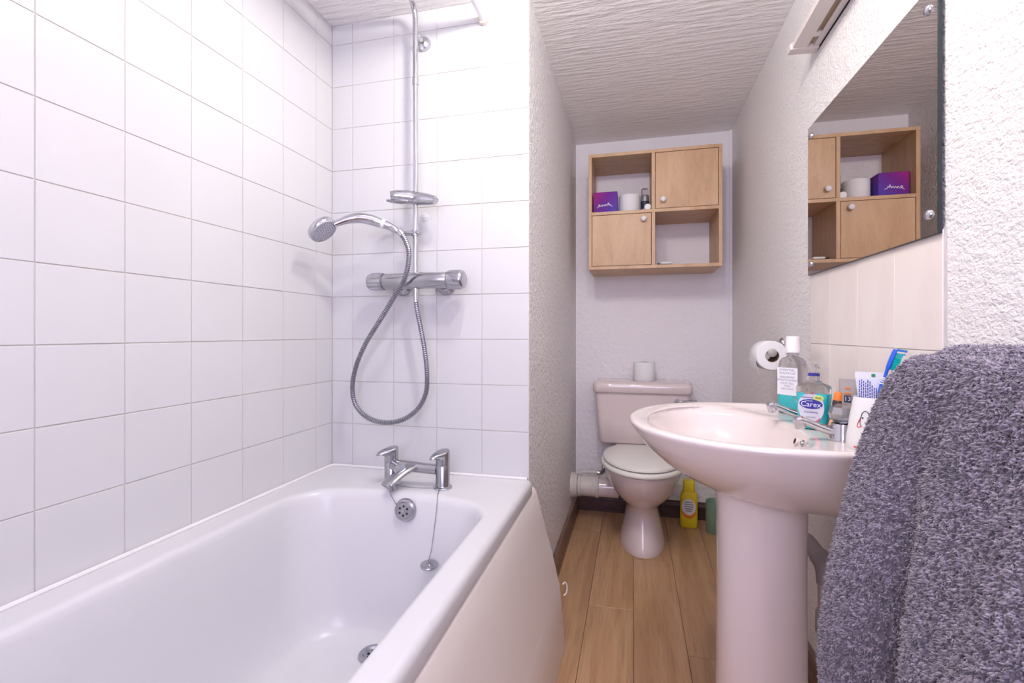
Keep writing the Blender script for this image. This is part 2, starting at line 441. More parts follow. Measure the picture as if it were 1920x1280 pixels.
# ================================================================== BATH
tub = thing('bathtub', 'white acrylic bathtub built in along the tiled wall', 'bathtub', (-0.645, 0.6, 0.0))
def bath_ring(x0, x1, y0, y1, r, z, bulge=0.0):
    P = rrect(x0, x1, y0, y1, r, z, 10, 10)
    xc, hw = (x0 + x1) / 2, (x1 - x0) / 2
    for p in P:
        if p.y > y1 - r * 1.02: p.y += bulge * max(0, 1 - ((p.x - xc) / hw) ** 2)
    return P
ox0, ox1, oy0, oy1 = XL + 0.0005, -0.2985, -0.250, YE - 0.0005
RZ = 0.5250
rings = [bath_ring(ox0, ox1, oy0, oy1, 0.012, 0.487), bath_ring(ox0, ox1, oy0, oy1, 0.012, 0.510),
         bath_ring(ox0 + .001, ox1 - 0.003, oy0 + .003, oy1, 0.012, 0.519), bath_ring(ox0 + .002, ox1 - 0.010, oy0 + .01, oy1 - .001, 0.012, RZ), bath_ring(ox0 + .004, ox1 - 0.016, oy0 + .016, oy1 - .004, 0.012, RZ), bath_ring(-0.935, -0.344, -0.139, 1.214, 0.095, RZ, 0.066),
         bath_ring(-0.9255, -0.352, -0.13, 1.205, 0.088, RZ, 0.064),
         bath_ring(-0.9170, -0.359, -0.122, 1.198, 0.080, RZ - 0.0015, 0.064),
         bath_ring(-0.9120, -0.363, -0.115, 1.192, 0.078, RZ - 0.008, 0.062),
         bath_ring(-0.9085, -0.367, -0.108, 1.188, 0.078, RZ - 0.022, 0.058),
         bath_ring(-0.900, -0.376, -0.08, 1.180, 0.085, 0.42, 0.050),
         bath_ring(-0.888, -0.390, -0.03, 1.168, 0.10, 0.30, 0.042),
         bath_ring(-0.874, -0.410, 0.03, 1.164, 0.105, 0.215, 0.037),
         bath_ring(-0.858, -0.430, 0.06, 1.159, 0.105, 0.172, 0.034),
         bath_ring(-0.838, -0.452, 0.09, 1.147, 0.10, 0.153, 0.030),
         bath_ring(-0.80, -0.49, 0.14, 1.125, 0.09, 0.147, 0.024), bath_ring(-0.74, -0.55, 0.22, 1.04, 0.07, 0.146, 0.01)]
obj('shell', loft(rings, cap0=False), M['acrylic'], tub, smooth=60)
sea = [(XL + 0.0050, -0.2, RZ + 0.003), (XL + 0.0050, 0.6, RZ + 0.003), (XL + 0.0050, 1.43, RZ + 0.003), (XL + 0.010, YE - 0.010, RZ + 0.003), (-0.97, YE - 0.005, RZ + 0.003), (-0.6, YE - 0.005, RZ + 0.003), (XP - 0.005, YE - 0.005, RZ + 0.003)]
obj('sealant_bead', tube(sea, 0.0048, 8), M['sealant'], tub, label='white sealant bead along the tiles')
# overflow on the tap end, facing down the bath
OV = Vector((-0.6135, 1.2345, 0.4835)); on = Vector((0.0, -1, 0.10)).normalized()
ov = obj('overflow', lathe([(0.0305, -0.004), (0.0315, 0.002), (0.0295, 0.007), (0.0235, 0.009), (0.0225, 0.012), (0.0215, 0.0135), (0.001, 0.0145)], 40, OV, on), M['chrome_satin'], tub, smooth=40, label='round chrome overflow cover')
qn = Vector((0, 0, 1)).rotation_difference(on)
obj('overflow_holes', join(*[disc(OV + qn @ Vector((0.0125 * math.cos(a), 0.0125 * math.sin(a), 0.0137)), 0.0031, on, 0.0008, 12) for a in [k * PI / 3 + 0.5 for k in range(6)]]), M['black'], ov, smooth=0)
obj('overflow_screw', lathe([(0.004, 0.013), (0.0035, 0.016), (0.001, 0.0168)], 12, OV, on), M['chrome'], ov)
# waste in the floor of the bath
DR = Vector((-0.649, 1.122, 0.1478))
dr = obj('waste', lathe([(0.036, 0.000), (0.0365, 0.004), (0.034, 0.0062), (0.0265, 0.0055), (0.0235, 0.002), (0.0225, 0.0008), (0.001, 0.0008)], 40, DR, (0, 0, 1), True, True), M['chrome_satin'], tub, smooth=40, label='chrome waste ring in the bath floor')
obj('waste_holes', join(*[disc(DR + Vector((0.0125 * math.cos(a), 0.0125 * math.sin(a), 0.0009)), 0.0042, (0, 0, 1), 0.0005, 12) for a in [k * PI / 3 for k in range(6)]]), M['black'], dr, smooth=0)

# bath side panel
pp = [(-0.318, 0.492), (-0.304, 0.488), (-0.2960, 0.474), (-0.2790, 0.410), (-0.2450, 0.2860), (-0.2290, 0.216), (-0.2262, 0.205), (-0.2235, 0.198), (-0.2130, 0.095), (-0.2078, 0.030), (-0.2065, 0.001)]
inner = [(x - 0.006, max(z - 0.003, 0.001)) for x, z in pp]
bp = obj('bath_panel', prism(pp + inner[::-1], 'y', -0.24, 1.4985), M['panel'], tub, smooth=50, label='cream plastic side panel under the rim')
loop = spline([(-0.2125, 1.495, 0.196), (-0.206, 1.502, 0.200), (-0.2005, 1.506, 0.185), (-0.203, 1.505, 0.166), (-0.2105, 1.499, 0.160)], 6)
obj('loose_edge_strip', tube(loop, 0.0022, 6), M['panel'], bp, label='small curl of loose cream edging')

# bath mixer tap on the end deck
tapm = thing('bath_mixer_tap', 'chrome bath filler tap with two lever pillars on the bath deck', 'tap', (-0.619, 1.317, RZ))
for k, (px, lean) in enumerate(((-0.7005, 1), (-0.5373, 1))):
    py = 1.317
    p = obj('pillar', lathe([(0.0265, 0), (0.0265, 0.004), (0.0215, 0.0065), (0.0205, 0.009), (0.0205, 0.0655), (0.0198, 0.0665)], 32, (px, py, RZ)), M['chrome_satin'], tapm, smooth=40)
    obj('base_ring', lathe([(0.0272, 0), (0.0285, 0.002), (0.0272, 0.0045)], 32, (px, py, RZ)), M['chrome'], p, smooth=50)
    # lever cap: a drum whose slanted top runs out into a beak towards the bather
    cap = []
    n = 32
    for h, tilt, beak in ((0.0668, 0, 0), (0.085, 0, 0), (0.0935, 0.10, 0.55), (0.0985, 0.16, 1.0), (0.1035, 0.16, 0.98), (0.1065, 0.15, 0.86)):
        ring = []
        for i in range(n):
            a = 2 * PI * i / n
            x, yv = 0.0205 * math.cos(a), 0.0205 * math.sin(a)
            d = Vector((-0.62, -0.78)) if k == 0 else Vector((-0.45, -0.89))
            f = max(0, (x * d.x + yv * d.y) / 0.0205)
            e = beak * 0.026 * f ** 2.2
            s = 1.0 if h < 0.106 else 0.9
            xx, yy = x * s + d.x * e, yv * s + d.y * e
            ring.append(Vector((px + xx, py + yy, RZ + h - tilt * (xx * d.x + yy * d.y) * (1.3 if beak else 0))))
        cap.append(ring)
    obj('lever', loft(cap), M['chrome_satin'], tapm, smooth=45)
# bridge pipe between the pillars
br_ = spline([(-0.6850, 1.317, 0.583), (-0.66, 1.315, 0.582), (-0.60, 1.315, 0.579), (-0.555, 1.317, 0.577)], 6)
obj('bridge', tube(br_, 0.0150, 20), M['chrome_satin'], tapm, smooth=50)
# broad spout falling forward from the bridge
sp = spline([(-0.628, 1.316, 0.582), (-0.636, 1.298, 0.580), (-0.648, 1.272, 0.570), (-0.660, 1.244, 0.554), (-0.664, 1.234, 0.546)], 6)
nsp = len(sp)
obj('spout', tube(sp, [0.0165 - 0.004 * i / nsp for i in range(nsp)], 20, True, None, [(0.72, 1.12 + 0.5 * (1 - i / nsp)) for i in range(nsp)]), M['chrome_satin'], tapm, smooth=60)
obj('spout_outlet', lathe([(0.0105, -0.010), (0.0108, 0.004)], 20, (-0.661, 1.246, 0.540), (0, 0, 1)), M['chrome_dark'], tapm)
# diverter knob sticking out of the left pillar
dk = spline([(-0.692, 1.309, 0.583), (-0.672, 1.292, 0.583), (-0.657, 1.279, 0.582)], 4)
dv = obj('diverter', tube(dk, 0.0135, 20), M['chrome_satin'], tapm, smooth=40)
obj('diverter_knob', tube([(-0.657, 1.279, 0.582), (-0.6555, 1.2778, 0.582), (-0.646, 1.2697, 0.5816), (-0.6445, 1.2684, 0.5815)], [0.0140, 0.0165, 0.0165, 0.0150], 20), M['chrome'], dv, smooth=40)
obj('hose_outlet', tube([(-0.697, 1.312, 0.548), (-0.683, 1.300, 0.547), (-0.676, 1.294, 0.547)], [0.012, 0.012, 0.010], 18), M['chrome_satin'], tapm, smooth=40)

# ball chains and plug
def ball_chain(P, step=0.0042, r=0.0016):
    pts = resample(spline(P, 10), step)
    ball = lathe([(0.0005, -r), (r * 0.8, -r * 0.6), (r, 0), (r * 0.8, r * 0.6), (0.0005, r)], 6)
    wire = tube(pts, 0.0005, 4)
    return join(wire, *[mv(ball, *p) for p in pts])
plug = thing('bath_plug', 'round bath plug hanging on a ball chain against the bath end', 'plug', (-0.521, 1.1835, 0.360))
obj('chain', ball_chain([(-0.5390, 1.296, RZ + 0.002), (-0.5290, 1.2640, RZ + 0.0022), (-0.5245, 1.2500, RZ + 0.001), (-0.5228, 1.2430, 0.5190), (-0.5210, 1.2360, 0.507), (-0.5201, 1.2293, 0.4869), (-0.5240, 1.2202, 0.4321), (-0.5265, 1.2125, 0.395), (-0.5235, 1.1960, 0.387)]), M['chrome_dark'], plug, smooth=0)
obj('stopper', lathe([(0.0165, 0.000), (0.0225, 0.002), (0.0232, 0.006), (0.0220, 0.0078), (0.006, 0.0095), (0.004, 0.015), (0.0035, 0.018), (0.0005, 0.019)], 32, (-0.5210, 1.1835, 0.3600), (0.0, -0.12, 1)), M['chrome_satin'], plug, smooth=40)
obj('link', tube([(-0.5210, 1.1815, 0.377), (-0.5215, 1.186, 0.384), (-0.5235, 1.196, 0.387)], 0.0015, 6), M['chrome_dark'], plug)
och = thing('overflow_chain', 'thin ball chain from the tap base to the overflow', 'chain', (-0.70, 1.290, RZ + 0.001))
obj('chain', join(ball_chain([(-0.7220, 1.298, RZ + 0.002), (-0.6960, 1.2760, RZ + 0.0025), (-0.6760, 1.2570, RZ + 0.001), (-0.6657, 1.2475, 0.5165), (-0.6509, 1.2395, 0.5035), (-0.6390, 1.2290, 0.4960)]),
                  ball_chain([(-0.676, 1.293, RZ + 0.0035), (-0.640, 1.2875, RZ + 0.004), (-0.600, 1.290, RZ + 0.003), (-0.563, 1.297, RZ + 0.003)])), M['chrome_dark'], och, smooth=0)

# ================================================================== SHOWER
sh = thing('shower_mixer_riser', 'chrome thermostatic shower bar with tall riser rail on the tiled wall', 'shower mixer', (-0.655, 1.42, 1.135))
VX, VY, VZ = -0.655, 1.385, 1.1352
body = obj('valve_body', lathe([(0.0225, -0.108), (0.0245, -0.104), (0.0248, -0.03), (0.0262, -0.02), (0.0262, 0.02), (0.0248, 0.03), (0.0248, 0.104), (0.0225, 0.108)], 40, (VX, VY, VZ), (1, 0, 0)), M['chrome_satin'], sh, smooth=40)
for s in (-1, 1):
    prof = [(0.0245, 0.108), (0.0288, 0.111), (0.0292, 0.116), (0.0292, 0.150), (0.0268, 0.157), (0.022, 0.160), (0.002, 0.1605)] if s > 0 else \
           [(0.0245, 0.108), (0.0272, 0.110), (0.0275, 0.114), (0.0262, 0.150), (0.0235, 0.158), (0.018, 0.160), (0.002, 0.1605)]
    hnd = obj('control_knob', lathe(prof, 40, (VX, VY, VZ), (s, 0, 0)), M['chrome_satin'], sh, smooth=40)
    gr = []
    for k in range(14):
        a = 2 * PI * k / 14
        c = Vector((VX + s * 0.133, VY + 0.0287 * math.cos(a) * (1 if s > 0 else 0.94), VZ + 0.0287 * math.sin(a) * (1 if s > 0 else 0.94)))
        gr.append(mv(box(-0.016, 0.016, -0.0012, 0.0012, -0.0012, 0.0012), *c))
    obj('grip_ridges', join(*gr), M['chrome_satin'], hnd, smooth=0)
    obj('index_ring', lathe([(0.0250, 0.1055), (0.0262, 0.1065), (0.0262, 0.1085), (0.025, 0.1095)], 40, (VX, VY, VZ), (s, 0, 0), False, False), M['chrome_dark'], hnd, smooth=40)
for s in (-1, 1):
    fx = VX + s * 0.075
    obj('wall_flange', lathe([(0.0345, 0), (0.0345, 0.004), (0.0300, 0.014), (0.018, 0.020), (0.015, 0.060)], 36, (fx, YE, VZ - 0.006), (0, -1, 0)), M['chrome_satin'], sh, smooth=40)
# riser pipe, bending forward at the top into the overhead arm
rp = [(VX, VY, VZ + 0.02), (VX, VY, 1.30), (VX, VY, 1.60), (VX, VY, 1.85), (VX, VY, 1.93), (VX, VY - 0.001, 1.950), (VX, VY - 0.007, 1.969), (VX, VY - 0.021, 1.984), (VX, VY - 0.040, 1.990), (VX, VY - 0.10, 1.991), (VX, VY - 0.20, 1.991), (VX, VY - 0.30, 1.990)]
obj('riser_rail', tube(spline(rp, 8), 0.0084, 20), M['chrome'], sh, smooth=60)
obj('riser_sleeve', lathe([(0.0098, -0.012), (0.0102, 0), (0.0098, 0.012)], 20, (VX, VY, 1.752)), M['chrome'], sh, smooth=50)
ob_ = obj('overhead_rose', lathe([(0.010, 0.02), (0.018, 0.012), (0.07, 0.004), (0.075, 0.0), (0.073, -0.004)], 36, (VX, VY - 0.30, 1.962)), M['chrome'], sh, smooth=40)
# wall bracket near the ceiling
obj('wall_bracket', join(lathe([(0.0225, 0), (0.0225, 0.004), (0.0205, 0.012), (0.010, 0.016), (0.0075, 0.018), (0.0075, 0.066)], 32, (VX + 0.0, YE, 1.9045), (0, -1, 0.0)),
                         lathe([(0.0088, -0.010), (0.0092, 0), (0.0088, 0.010)], 20, (VX, VY, 1.9045))), M['chrome'], sh, smooth=40)
# sliding handset holder (free) and the lower swivel arm that holds the handset
sl = spline([(-0.722, 1.350, 1.392), (-0.705, 1.358, 1.394), (-0.680, 1.371, 1.393), (VX, VY - 0.004, 1.390), (-0.628, 1.383, 1.386), (-0.600, 1.378, 1.3805), (-0.583, 1.374, 1.377)], 5)
ns = len(sl)
rad = [0.0095 + 0.0125 * math.sin(PI * min(1, max(0, (i / ns) * 0.80 + 0.15))) for i in range(ns)]
slide = obj('handset_slider', tube(sl, rad, 18, True, (0, 0, 1), (0.95, 0.9)), M['chrome'], sh, smooth=60, label='empty chrome handset slider')
obj('slider_grip', tube([(-0.597, 1.378, 1.380), (-0.578, 1.373, 1.3755)], [0.0115, 0.006], 14), M['clear_grey'], slide)
obj('slider_slot', tube([(-0.731, 1.343, 1.378), (-0.712, 1.350, 1.3755), (-0.690, 1.360, 1.375), (-0.670, 1.368, 1.376)], [0.006, 0.010, 0.0115, 0.008], 12, True, (0, 0, 1), (0.55, 1)), M['chrome_dark'], slide)
obj('swivel_arm', join(box(-0.700, -0.640, VY - 0.012, VY + 0.012, 1.2775, 1.2885, 0.003, 2), tube([(-0.6965, VY - 0.002, 1.281), (-0.697, VY - 0.024, 1.281)], 0.010, 14),
                       lathe([(0.0125, -0.009), (0.0125, 0.008)], 20, (VX, VY, 1.282))), M['chrome_satin'], sh, smooth=40)

# hand shower
hs = thing('hand_shower', 'chrome hand shower with round grey spray face parked on the riser arm', 'shower head', (-0.70, 1.345, 1.28))
hp = spline([(-0.694, 1.345, 1.280), (-0.703, 1.345, 1.287), (-0.716, 1.343, 1.2955), (-0.733, 1.338, 1.303), (-0.749, 1.334, 1.3085), (-0.773, 1.322, 1.3165), (-0.798, 1.305, 1.3195), (-0.824, 1.288, 1.3135), (-0.844, 1.272, 1.3025), (-0.858, 1.262, 1.2935)], 5)
nh = len(hp)
def hr(t):
    k = [(0, 0.0075), (0.1, 0.0105), (0.22, 0.0115), (0.34, 0.0128), (0.55, 0.0165), (0.72, 0.0150), (0.88, 0.0105), (1, 0.0088)]
    for (a, ra), (b, rb) in zip(k[:-1], k[1:]):
        if t <= b: return ra + (rb - ra) * (t - a) / (b - a)
    return k[-1][1]
obj('handle', tube(hp, [hr(i / (nh - 1)) for i in range(nh)], 20), M['chrome'], hs, smooth=60)
ci = int(nh * 0.35)
obj('white_collar', tube([hp[ci - 1], hp[ci], hp[ci + 1], hp[ci + 2]], [0.0136, 0.0142, 0.0148, 0.0150], 20), M['white_plastic'], hs)
hn = Vector((0.68, -0.03, -0.70)).normalized()
HC = Vector((-0.8815, 1.2500, 1.2715))
head = obj('head', lathe([(0.0415, -0.002), (0.0435, -0.006), (0.0440, -0.012), (0.0415, -0.019), (0.033, -0.0245), (0.018, -0.028), (0.001, -0.029)], 44, HC, hn), M['chrome'], hs, smooth=60)
face = obj('spray_plate', lathe([(0.0405, -0.003), (0.0400, 0.0), (0.030, 0.0012), (0.001, 0.0016)], 44, HC, hn), M['spray'], head, smooth=60, label='grey dotted spray plate')
qh = Vector((0, 0, 1)).rotation_difference(hn)
nz = []
for r_, c_ in ((0.006, 5), (0.0125, 10), (0.019, 15), (0.0255, 20), (0.032, 26), (0.0375, 30)):
    for k in range(c_):
        a = 2 * PI * k / c_ + r_ * 90
        nz.append(disc(HC + qh @ Vector((r_ * math.cos(a), r_ * math.sin(a), 0.0010)), 0.00125, hn, 0.0012, 6))
obj('nozzles', join(*nz), M['nozzle'], face, smooth=0)

# ribbed metal hose
HP = [(-0.689, 1.345, 1.281), (-0.678, 1.344, 1.268), (-0.667, 1.343, 1.250), (-0.655, 1.340, 1.218), (-0.656, 1.335, 1.175), (-0.668, 1.333, 1.132), (-0.693, 1.335, 1.096), (-0.726, 1.345, 1.054), (-0.774, 1.36, 0.997), (-0.819, 1.37, 0.939),
      (-0.856, 1.378, 0.870), (-0.871, 1.38, 0.807), (-0.865, 1.38, 0.756), (-0.839, 1.38, 0.720), (-0.797, 1.38, 0.698), (-0.745, 1.38, 0.693), (-0.690, 1.38, 0.707), (-0.644, 1.38, 0.741), (-0.619, 1.38, 0.787), (-0.614, 1.38, 0.841),
      (-0.622, 1.382, 0.915), (-0.637, 1.384, 0.989), (-0.650, 1.385, 1.046), (-0.654, 1.385, 1.082)]
hose = thing('shower_hose', 'ribbed chrome shower hose looping down from the hand shower', 'hose', (-0.654, 1.385, 1.10))
hpts = resample(spline(HP, 10), 0.0016)
obj('ribbed_tube', tube(hpts, [(0.0081, 0.0081, 0.0054, 0.0054)[i % 4] for i in range(len(hpts))], 12), M['chrome_satin'], hose, smooth=20)
obj('groove_shade', tube(resample(spline(HP, 10), 0.006), 0.0066, 12), M['groove_dark'], hose, smooth=60, label='dark tube painting the shade between the ribs')  # dark tube added so the grooves between the ribs look shaded
obj('cone_nut', lathe([(0.0115, 0.030), (0.0112, 0.020), (0.0085, -0.006), (0.0085, -0.012)], 24, (-0.654, 1.385, 1.082)), M['chrome'], hose, smooth=40)
obj('end_ferrule', tube([HP[0], (-0.683, 1.3445, 1.274), HP[1]], [0.0102, 0.0100, 0.0090], 16), M['chrome'], hose, smooth=40)

# clear suction pad on the tiles
su = thing('suction_pad', 'clear round suction pad stuck on the tile beside the riser', 'suction pad', (-0.6545, YE, 1.3465))
obj('pad', lathe([(0.0150, 0.0005), (0.0135, 0.002), (0.006, 0.005), (0.004, 0.009), (0.001, 0.010)], 28, (-0.6545, YE, 1.3465), (0, -1, 0)), M['clear_pad'], su, smooth=50)
obj('stub', lathe([(0.0032, 0.009), (0.0032, 0.016), (0.001, 0.0165)], 12, (-0.6545, YE, 1.3465), (0, -1, 0)), M['clear_pad'], su)

# shower curtain rail
rail = thing('shower_curtain_rail', 'white shower curtain rail running towards the viewer under the ceiling', 'curtain rail', (-0.4525, YE, 1.9535))
obj('rod', tube([(-0.4525, YE - 0.004, 1.9535), (-0.4525, 0.5, 1.9535), (-0.4525, YB + 0.004, 1.9535)], 0.0125, 20), M['white_plastic'], rail, smooth=60)
for yy, d in ((YE, -1), (YB, 1)):
    obj('end_socket', lathe([(0.0185, 0.0), (0.0190, 0.004), (0.0180, 0.016), (0.0140, 0.018), (0.0128, 0.018)], 28, (-0.4525, yy, 1.9535), (0, d, 0)), M['cream_plastic'], rail, smooth=40, label='cream end socket')

# ================================================================== CEILING LAMP (above the frame; it lights the room)
lamp = thing('ceiling_lamp', 'small white ceiling lamp with two round bulbs', 'lamp', (-0.14, 0.825, ZC))
obj('base_plate', lathe([(0.05, 0.0), (0.05, -0.008), (0.045, -0.012), (0.001, -0.012)], 32, (-0.14, 0.825, ZC)), M['white_plastic'], lamp, smooth=40)
for k, (dx, dy, dz) in enumerate(((-0.12, 0.105, -0.048), (0.15, -0.105, -0.058))):
    c = Vector((-0.14 + dx, 0.825 + dy, ZC + dz))
    obj('bulb_arm', tube([(-0.14 + dx * 0.2, 0.825 + dy * 0.2, ZC - 0.010), (c.x, c.y, c.z + 0.018)], 0.006, 10), M['white_plastic'], lamp)
    obj('bulb', lathe([(0.001, -0.016), (0.010, -0.0125), (0.016, 0), (0.0125, 0.010), (0.008, 0.018)], 18, c), M['bulb'], lamp, smooth=80)
    ld = bpy.data.lights.new('bulb_light', 'POINT'); ld.energy = LAMP_W * (1.0 if k == 0 else 1.0); ld.color = (1.0, 0.965, 0.915); ld.shadow_soft_size = 0.022
    lo = bpy.data.objects.new('bulb_light', ld); COL.objects.link(lo); lo.parent = lamp; lo.location = c - lamp.location

# ================================================================== WALL CABINET AND WHAT IS ON IT
CX0, CX1, CY0, CY1, CZ0, CZ1 = -0.2145, 0.3980, 2.4064, YF - 0.0005, 1.2830, 1.8480
TB = 0.0155
DVX0, DVX1 = 0.0835, 0.1000          # middle upright
SZ0, SZ1 = 1.5490, 1.5645            # middle shelf
cab = thing('wall_cabinet', 'beech wall cabinet with two doors and two open cubbies above the toilet', 'cabinet', ((CX0 + CX1) / 2, CY1, CZ0))
def pan(name, *a): return obj(name, box(*a, 0.0008, 1), M['beech'], cab, smooth=0)
pan('side_panel', CX0, CX0 + TB, CY0, CY1, CZ0 + TB, CZ1 - TB); pan('side_panel', CX1 - TB, CX1, CY0, CY1, CZ0 + TB, CZ1 - TB)
pan('top_panel', CX0, CX1, CY0, CY1, CZ1 - TB, CZ1); pan('bottom_panel', CX0, CX1, CY0, CY1, CZ0, CZ0 + TB)
pan('divider', DVX0, DVX1, CY0, CY1, CZ0 + TB, SZ0); pan('divider', DVX0, DVX1, CY0, CY1, SZ1, CZ1 - TB)
pan('shelf', CX0 + TB, CX1 - TB, CY0, CY1, SZ0, SZ1)
def cab_door(x0, x1, z0, z1, kx, kz, lab):
    d = obj('door', box(x0 + 0.002, x1 - 0.002, CY0 + 0.001, CY0 + 0.016, z0 + 0.002, z1 - 0.002, 0.001, 1), M['beech'], cab, smooth=0, label=lab)
    obj('knob', lathe([(0.006, 0), (0.006, 0.008), (0.011, 0.012), (0.0135, 0.018), (0.012, 0.023), (0.006, 0.026), (0.001, 0.0265)], 24, (kx, CY0 + 0.001, kz), (0, -1, 0)), M['white_plastic'], d, smooth=60, label='round white knob')
cab_door(DVX1, CX1 - TB, SZ1, CZ1 - TB, 0.1355, 1.604, 'closed upper right door')
cab_door(CX0 + TB, DVX0, CZ0 + TB, SZ0, 0.0465, 1.5185, 'closed lower left door')

def toilet_roll(name, label, c, r, h, axis, parent_loc=None, core=0.021, cat='toilet roll', group=None):
    t = thing(name, label, cat, c, 0, group)
    prof = [(core, 0), (core, h), (core + 0.001, h), (r - 0.003, h), (r, h - 0.004), (r, 0.004), (r - 0.003, 0), (core + 0.001, 0)]
    q = Vector((0, 0, 1)).rotation_difference(Vector(axis)); n = 40
    rings = [[q @ Vector((a * math.cos(2 * PI * i / n), a * math.sin(2 * PI * i / n), b)) + Vector(c) for i in range(n)] for a, b in prof]
    obj('paper', loft(rings, closed=True), M['paper'], t, smooth=40)
    cr = [[q @ Vector((a * math.cos(2 * PI * i / n), a * math.sin(2 * PI * i / n), b)) + Vector(c) for i in range(n)] for a, b in ((core, 0.0006), (core, h - 0.0006), (core - 0.0012, h - 0.0006), (core - 0.0012, 0.0006))]
    obj('core', loft(cr, closed=True), M['card'], t, smooth=40, label='brown cardboard core')
    return t
# purple box on the shelf
pb = thing('purple_box', 'small magenta and violet box at the left end of the cabinet shelf', 'box', (-0.136, 2.50, SZ1), local=True)
obj('carton', box(-0.0585, 0.0585, -0.052, 0.052, 0, 0.108, 0.0015, 1), M['purple'], pb, smooth=0)
scr = spline([(-0.040, 0, 0.030), (-0.028, 0, 0.040), (-0.026, 0, 0.046), (-0.033, 0, 0.043), (-0.024, 0, 0.036), (-0.016, 0, 0.044), (-0.013, 0, 0.037), (-0.006, 0, 0.045), (-0.002, 0, 0.038), (0.004, 0, 0.046), (0.008, 0, 0.039), (0.012, 0, 0.046), (0.015, 0, 0.054), (0.017, 0, 0.041), (0.022, 0, 0.047), (0.026, 0, 0.038), (0.036, 0, 0.036)], 5)
obj('script_print', tube([(p.x, -0.0524, p.z) for p in scr], 0.0016, 5), M['label_white'], pb)
toilet_roll('toilet_roll', 'white toilet roll standing beside the purple box in the cabinet', (-0.0195, 2.520, SZ1), 0.0535, 0.098, (0, 0, 1))
# spray can
can = thing('spray_can', 'grey and navy spray can behind the white tub on the cabinet shelf', 'spray can', (0.0565, 2.530, SZ1))
cx_, cy_ = 0.0560, 2.530
obj('body', lathe([(0.0195, 0), (0.0205, 0.003), (0.0205, 0.090), (0.0180, 0.098), (0.0170, 0.1)], 28, (cx_, cy_, SZ1)), M['can'], can, smooth=40)
obj('cap', lathe([(0.0185, 0.098), (0.0185, 0.126), (0.0165, 0.132), (0.001, 0.133)], 28, (cx_, cy_, SZ1)), M['clear_grey'], can, smooth=40)
obj('label_band', lathe([(0.0207, 0.030), (0.0207, 0.068)], 28, (cx_, cy_, SZ1), (0, 0, 1), False, False), M['can_dark'], can, smooth=60)
wt = thing('white_tub', 'small white round pot lying on its side at the shelf edge', 'pot', (0.0655, 2.430, SZ1))
obj('lid', lathe([(0.0148, 0), (0.0155, 0.002), (0.0155, 0.012), (0.0148, 0.014)], 28, (0.0665, 2.424, SZ1 + 0.0157), (0, 1, 0)), M['white_plastic'], wt, smooth=40)
obj('body', lathe([(0.0135, 0.013), (0.0135, 0.045), (0.011, 0.048)], 28, (0.0665, 2.424, SZ1 + 0.0157), (0, 1, 0)), M['can'], wt, smooth=40)
# bits in the lower right cubby
zb = CZ0 + TB
soap_b = thing('soap_dish', 'small cream bar in a dark dish on the cabinet bottom', 'soap dish', (0.160, 2.47, zb))
obj('dish', join(box(0.118, 0.183, 2.440, 2.500, zb, zb + 0.006, 0.002, 1), box(0.113, 0.121, 2.440, 2.500, zb, zb + 0.013, 0.002, 1)), M['can_dark'], soap_b)
obj('bar', box(0.128, 0.178, 2.444, 2.496, zb + 0.006, zb + 0.017, 0.004, 2), M['seat'], soap_b, smooth=50)
tw = thing('tweezers', 'small metal tweezers lying on the cabinet bottom', 'tweezers', (0.24, 2.46, zb))
obj('prong', tube([(0.205, 2.462, zb + 0.002), (0.23, 2.458, zb + 0.003), (0.262, 2.455, zb + 0.004)], [0.0012, 0.002, 0.002], 6), M['chrome_dark'], tw)
obj('prong', tube([(0.205, 2.464, zb + 0.003), (0.23, 2.466, zb + 0.004), (0.262, 2.456, zb + 0.004)], [0.0012, 0.002, 0.002], 6), M['chrome_dark'], tw)

# ================================================================== TOILET
TX = 0.040
toi = thing('toilet', 'blush ceramic toilet with closed ivory seat against the far wall', 'toilet', (TX, 2.40, 0.0))
def egg(w, yf, yb, z, n=48, xc=TX, back=0.75):
    yc = yb - (yb - yf) * 0.42
    P = []
    for i in range(n):
        a = 2 * PI * i / n
        c, s = math.cos(a), math.sin(a)
        if s < 0: P.append(Vector((xc + w * c, yc + (yc - yf) * s, z)))
        else: P.append(Vector((xc + w * math.copysign(abs(c) ** back, c), yc + (yb - yc) * abs(s) ** back, z)))
    return P
rings = [egg(.103, 2.168, 2.53, 0.0), egg(.104, 2.166, 2.53, .006), egg(.100, 2.172, 2.53, .03), egg(.086, 2.200, 2.52, .09), egg(.0755, 2.222, 2.51, .14), egg(.0725, 2.226, 2.51, .165), egg(.078, 2.214, 2.51, .188),
         egg(.098, 2.168, 2.51, .215), egg(.125, 2.110, 2.52, .25), egg(.148, 2.066, 2.53, .29), egg(.166, 2.038, 2.54, .335), egg(.175, 2.024, 2.545, .368), egg(.176, 2.022, 2.545, .378), egg(.172, 2.027, 2.54, .383)]
obj('pan', loft(rings), M['ceramic_toilet'], toi, smooth=70)
obj('cistern_shelf', box(TX - 0.135, TX + 0.135, 2.46, 2.69, 0.30, 0.413, 0.02, 3), M['ceramic_toilet'], toi, smooth=60)
srings = [egg(.178, 2.016, 2.468, .3835), egg(.184, 2.009, 2.470, .388), egg(.185, 2.008, 2.470, .396), egg(.181, 2.013, 2.466, .4035), egg(.172, 2.025, 2.458, .405)]
obj('seat', loft(srings), M['seat'], toi, smooth=60)
lr = [egg(.171, 2.028, 2.470, .4075), egg(.176, 2.021, 2.474, .411), egg(.176, 2.021, 2.474, .417), egg(.172, 2.026, 2.470, .4225), egg(.150, 2.055, 2.45, .4265), egg(.09, 2.13, 2.40, .4290), egg(.03, 2.22, 2.34, .4295)]
lid = obj('lid', loft(lr), M['seat'], toi, smooth=60)
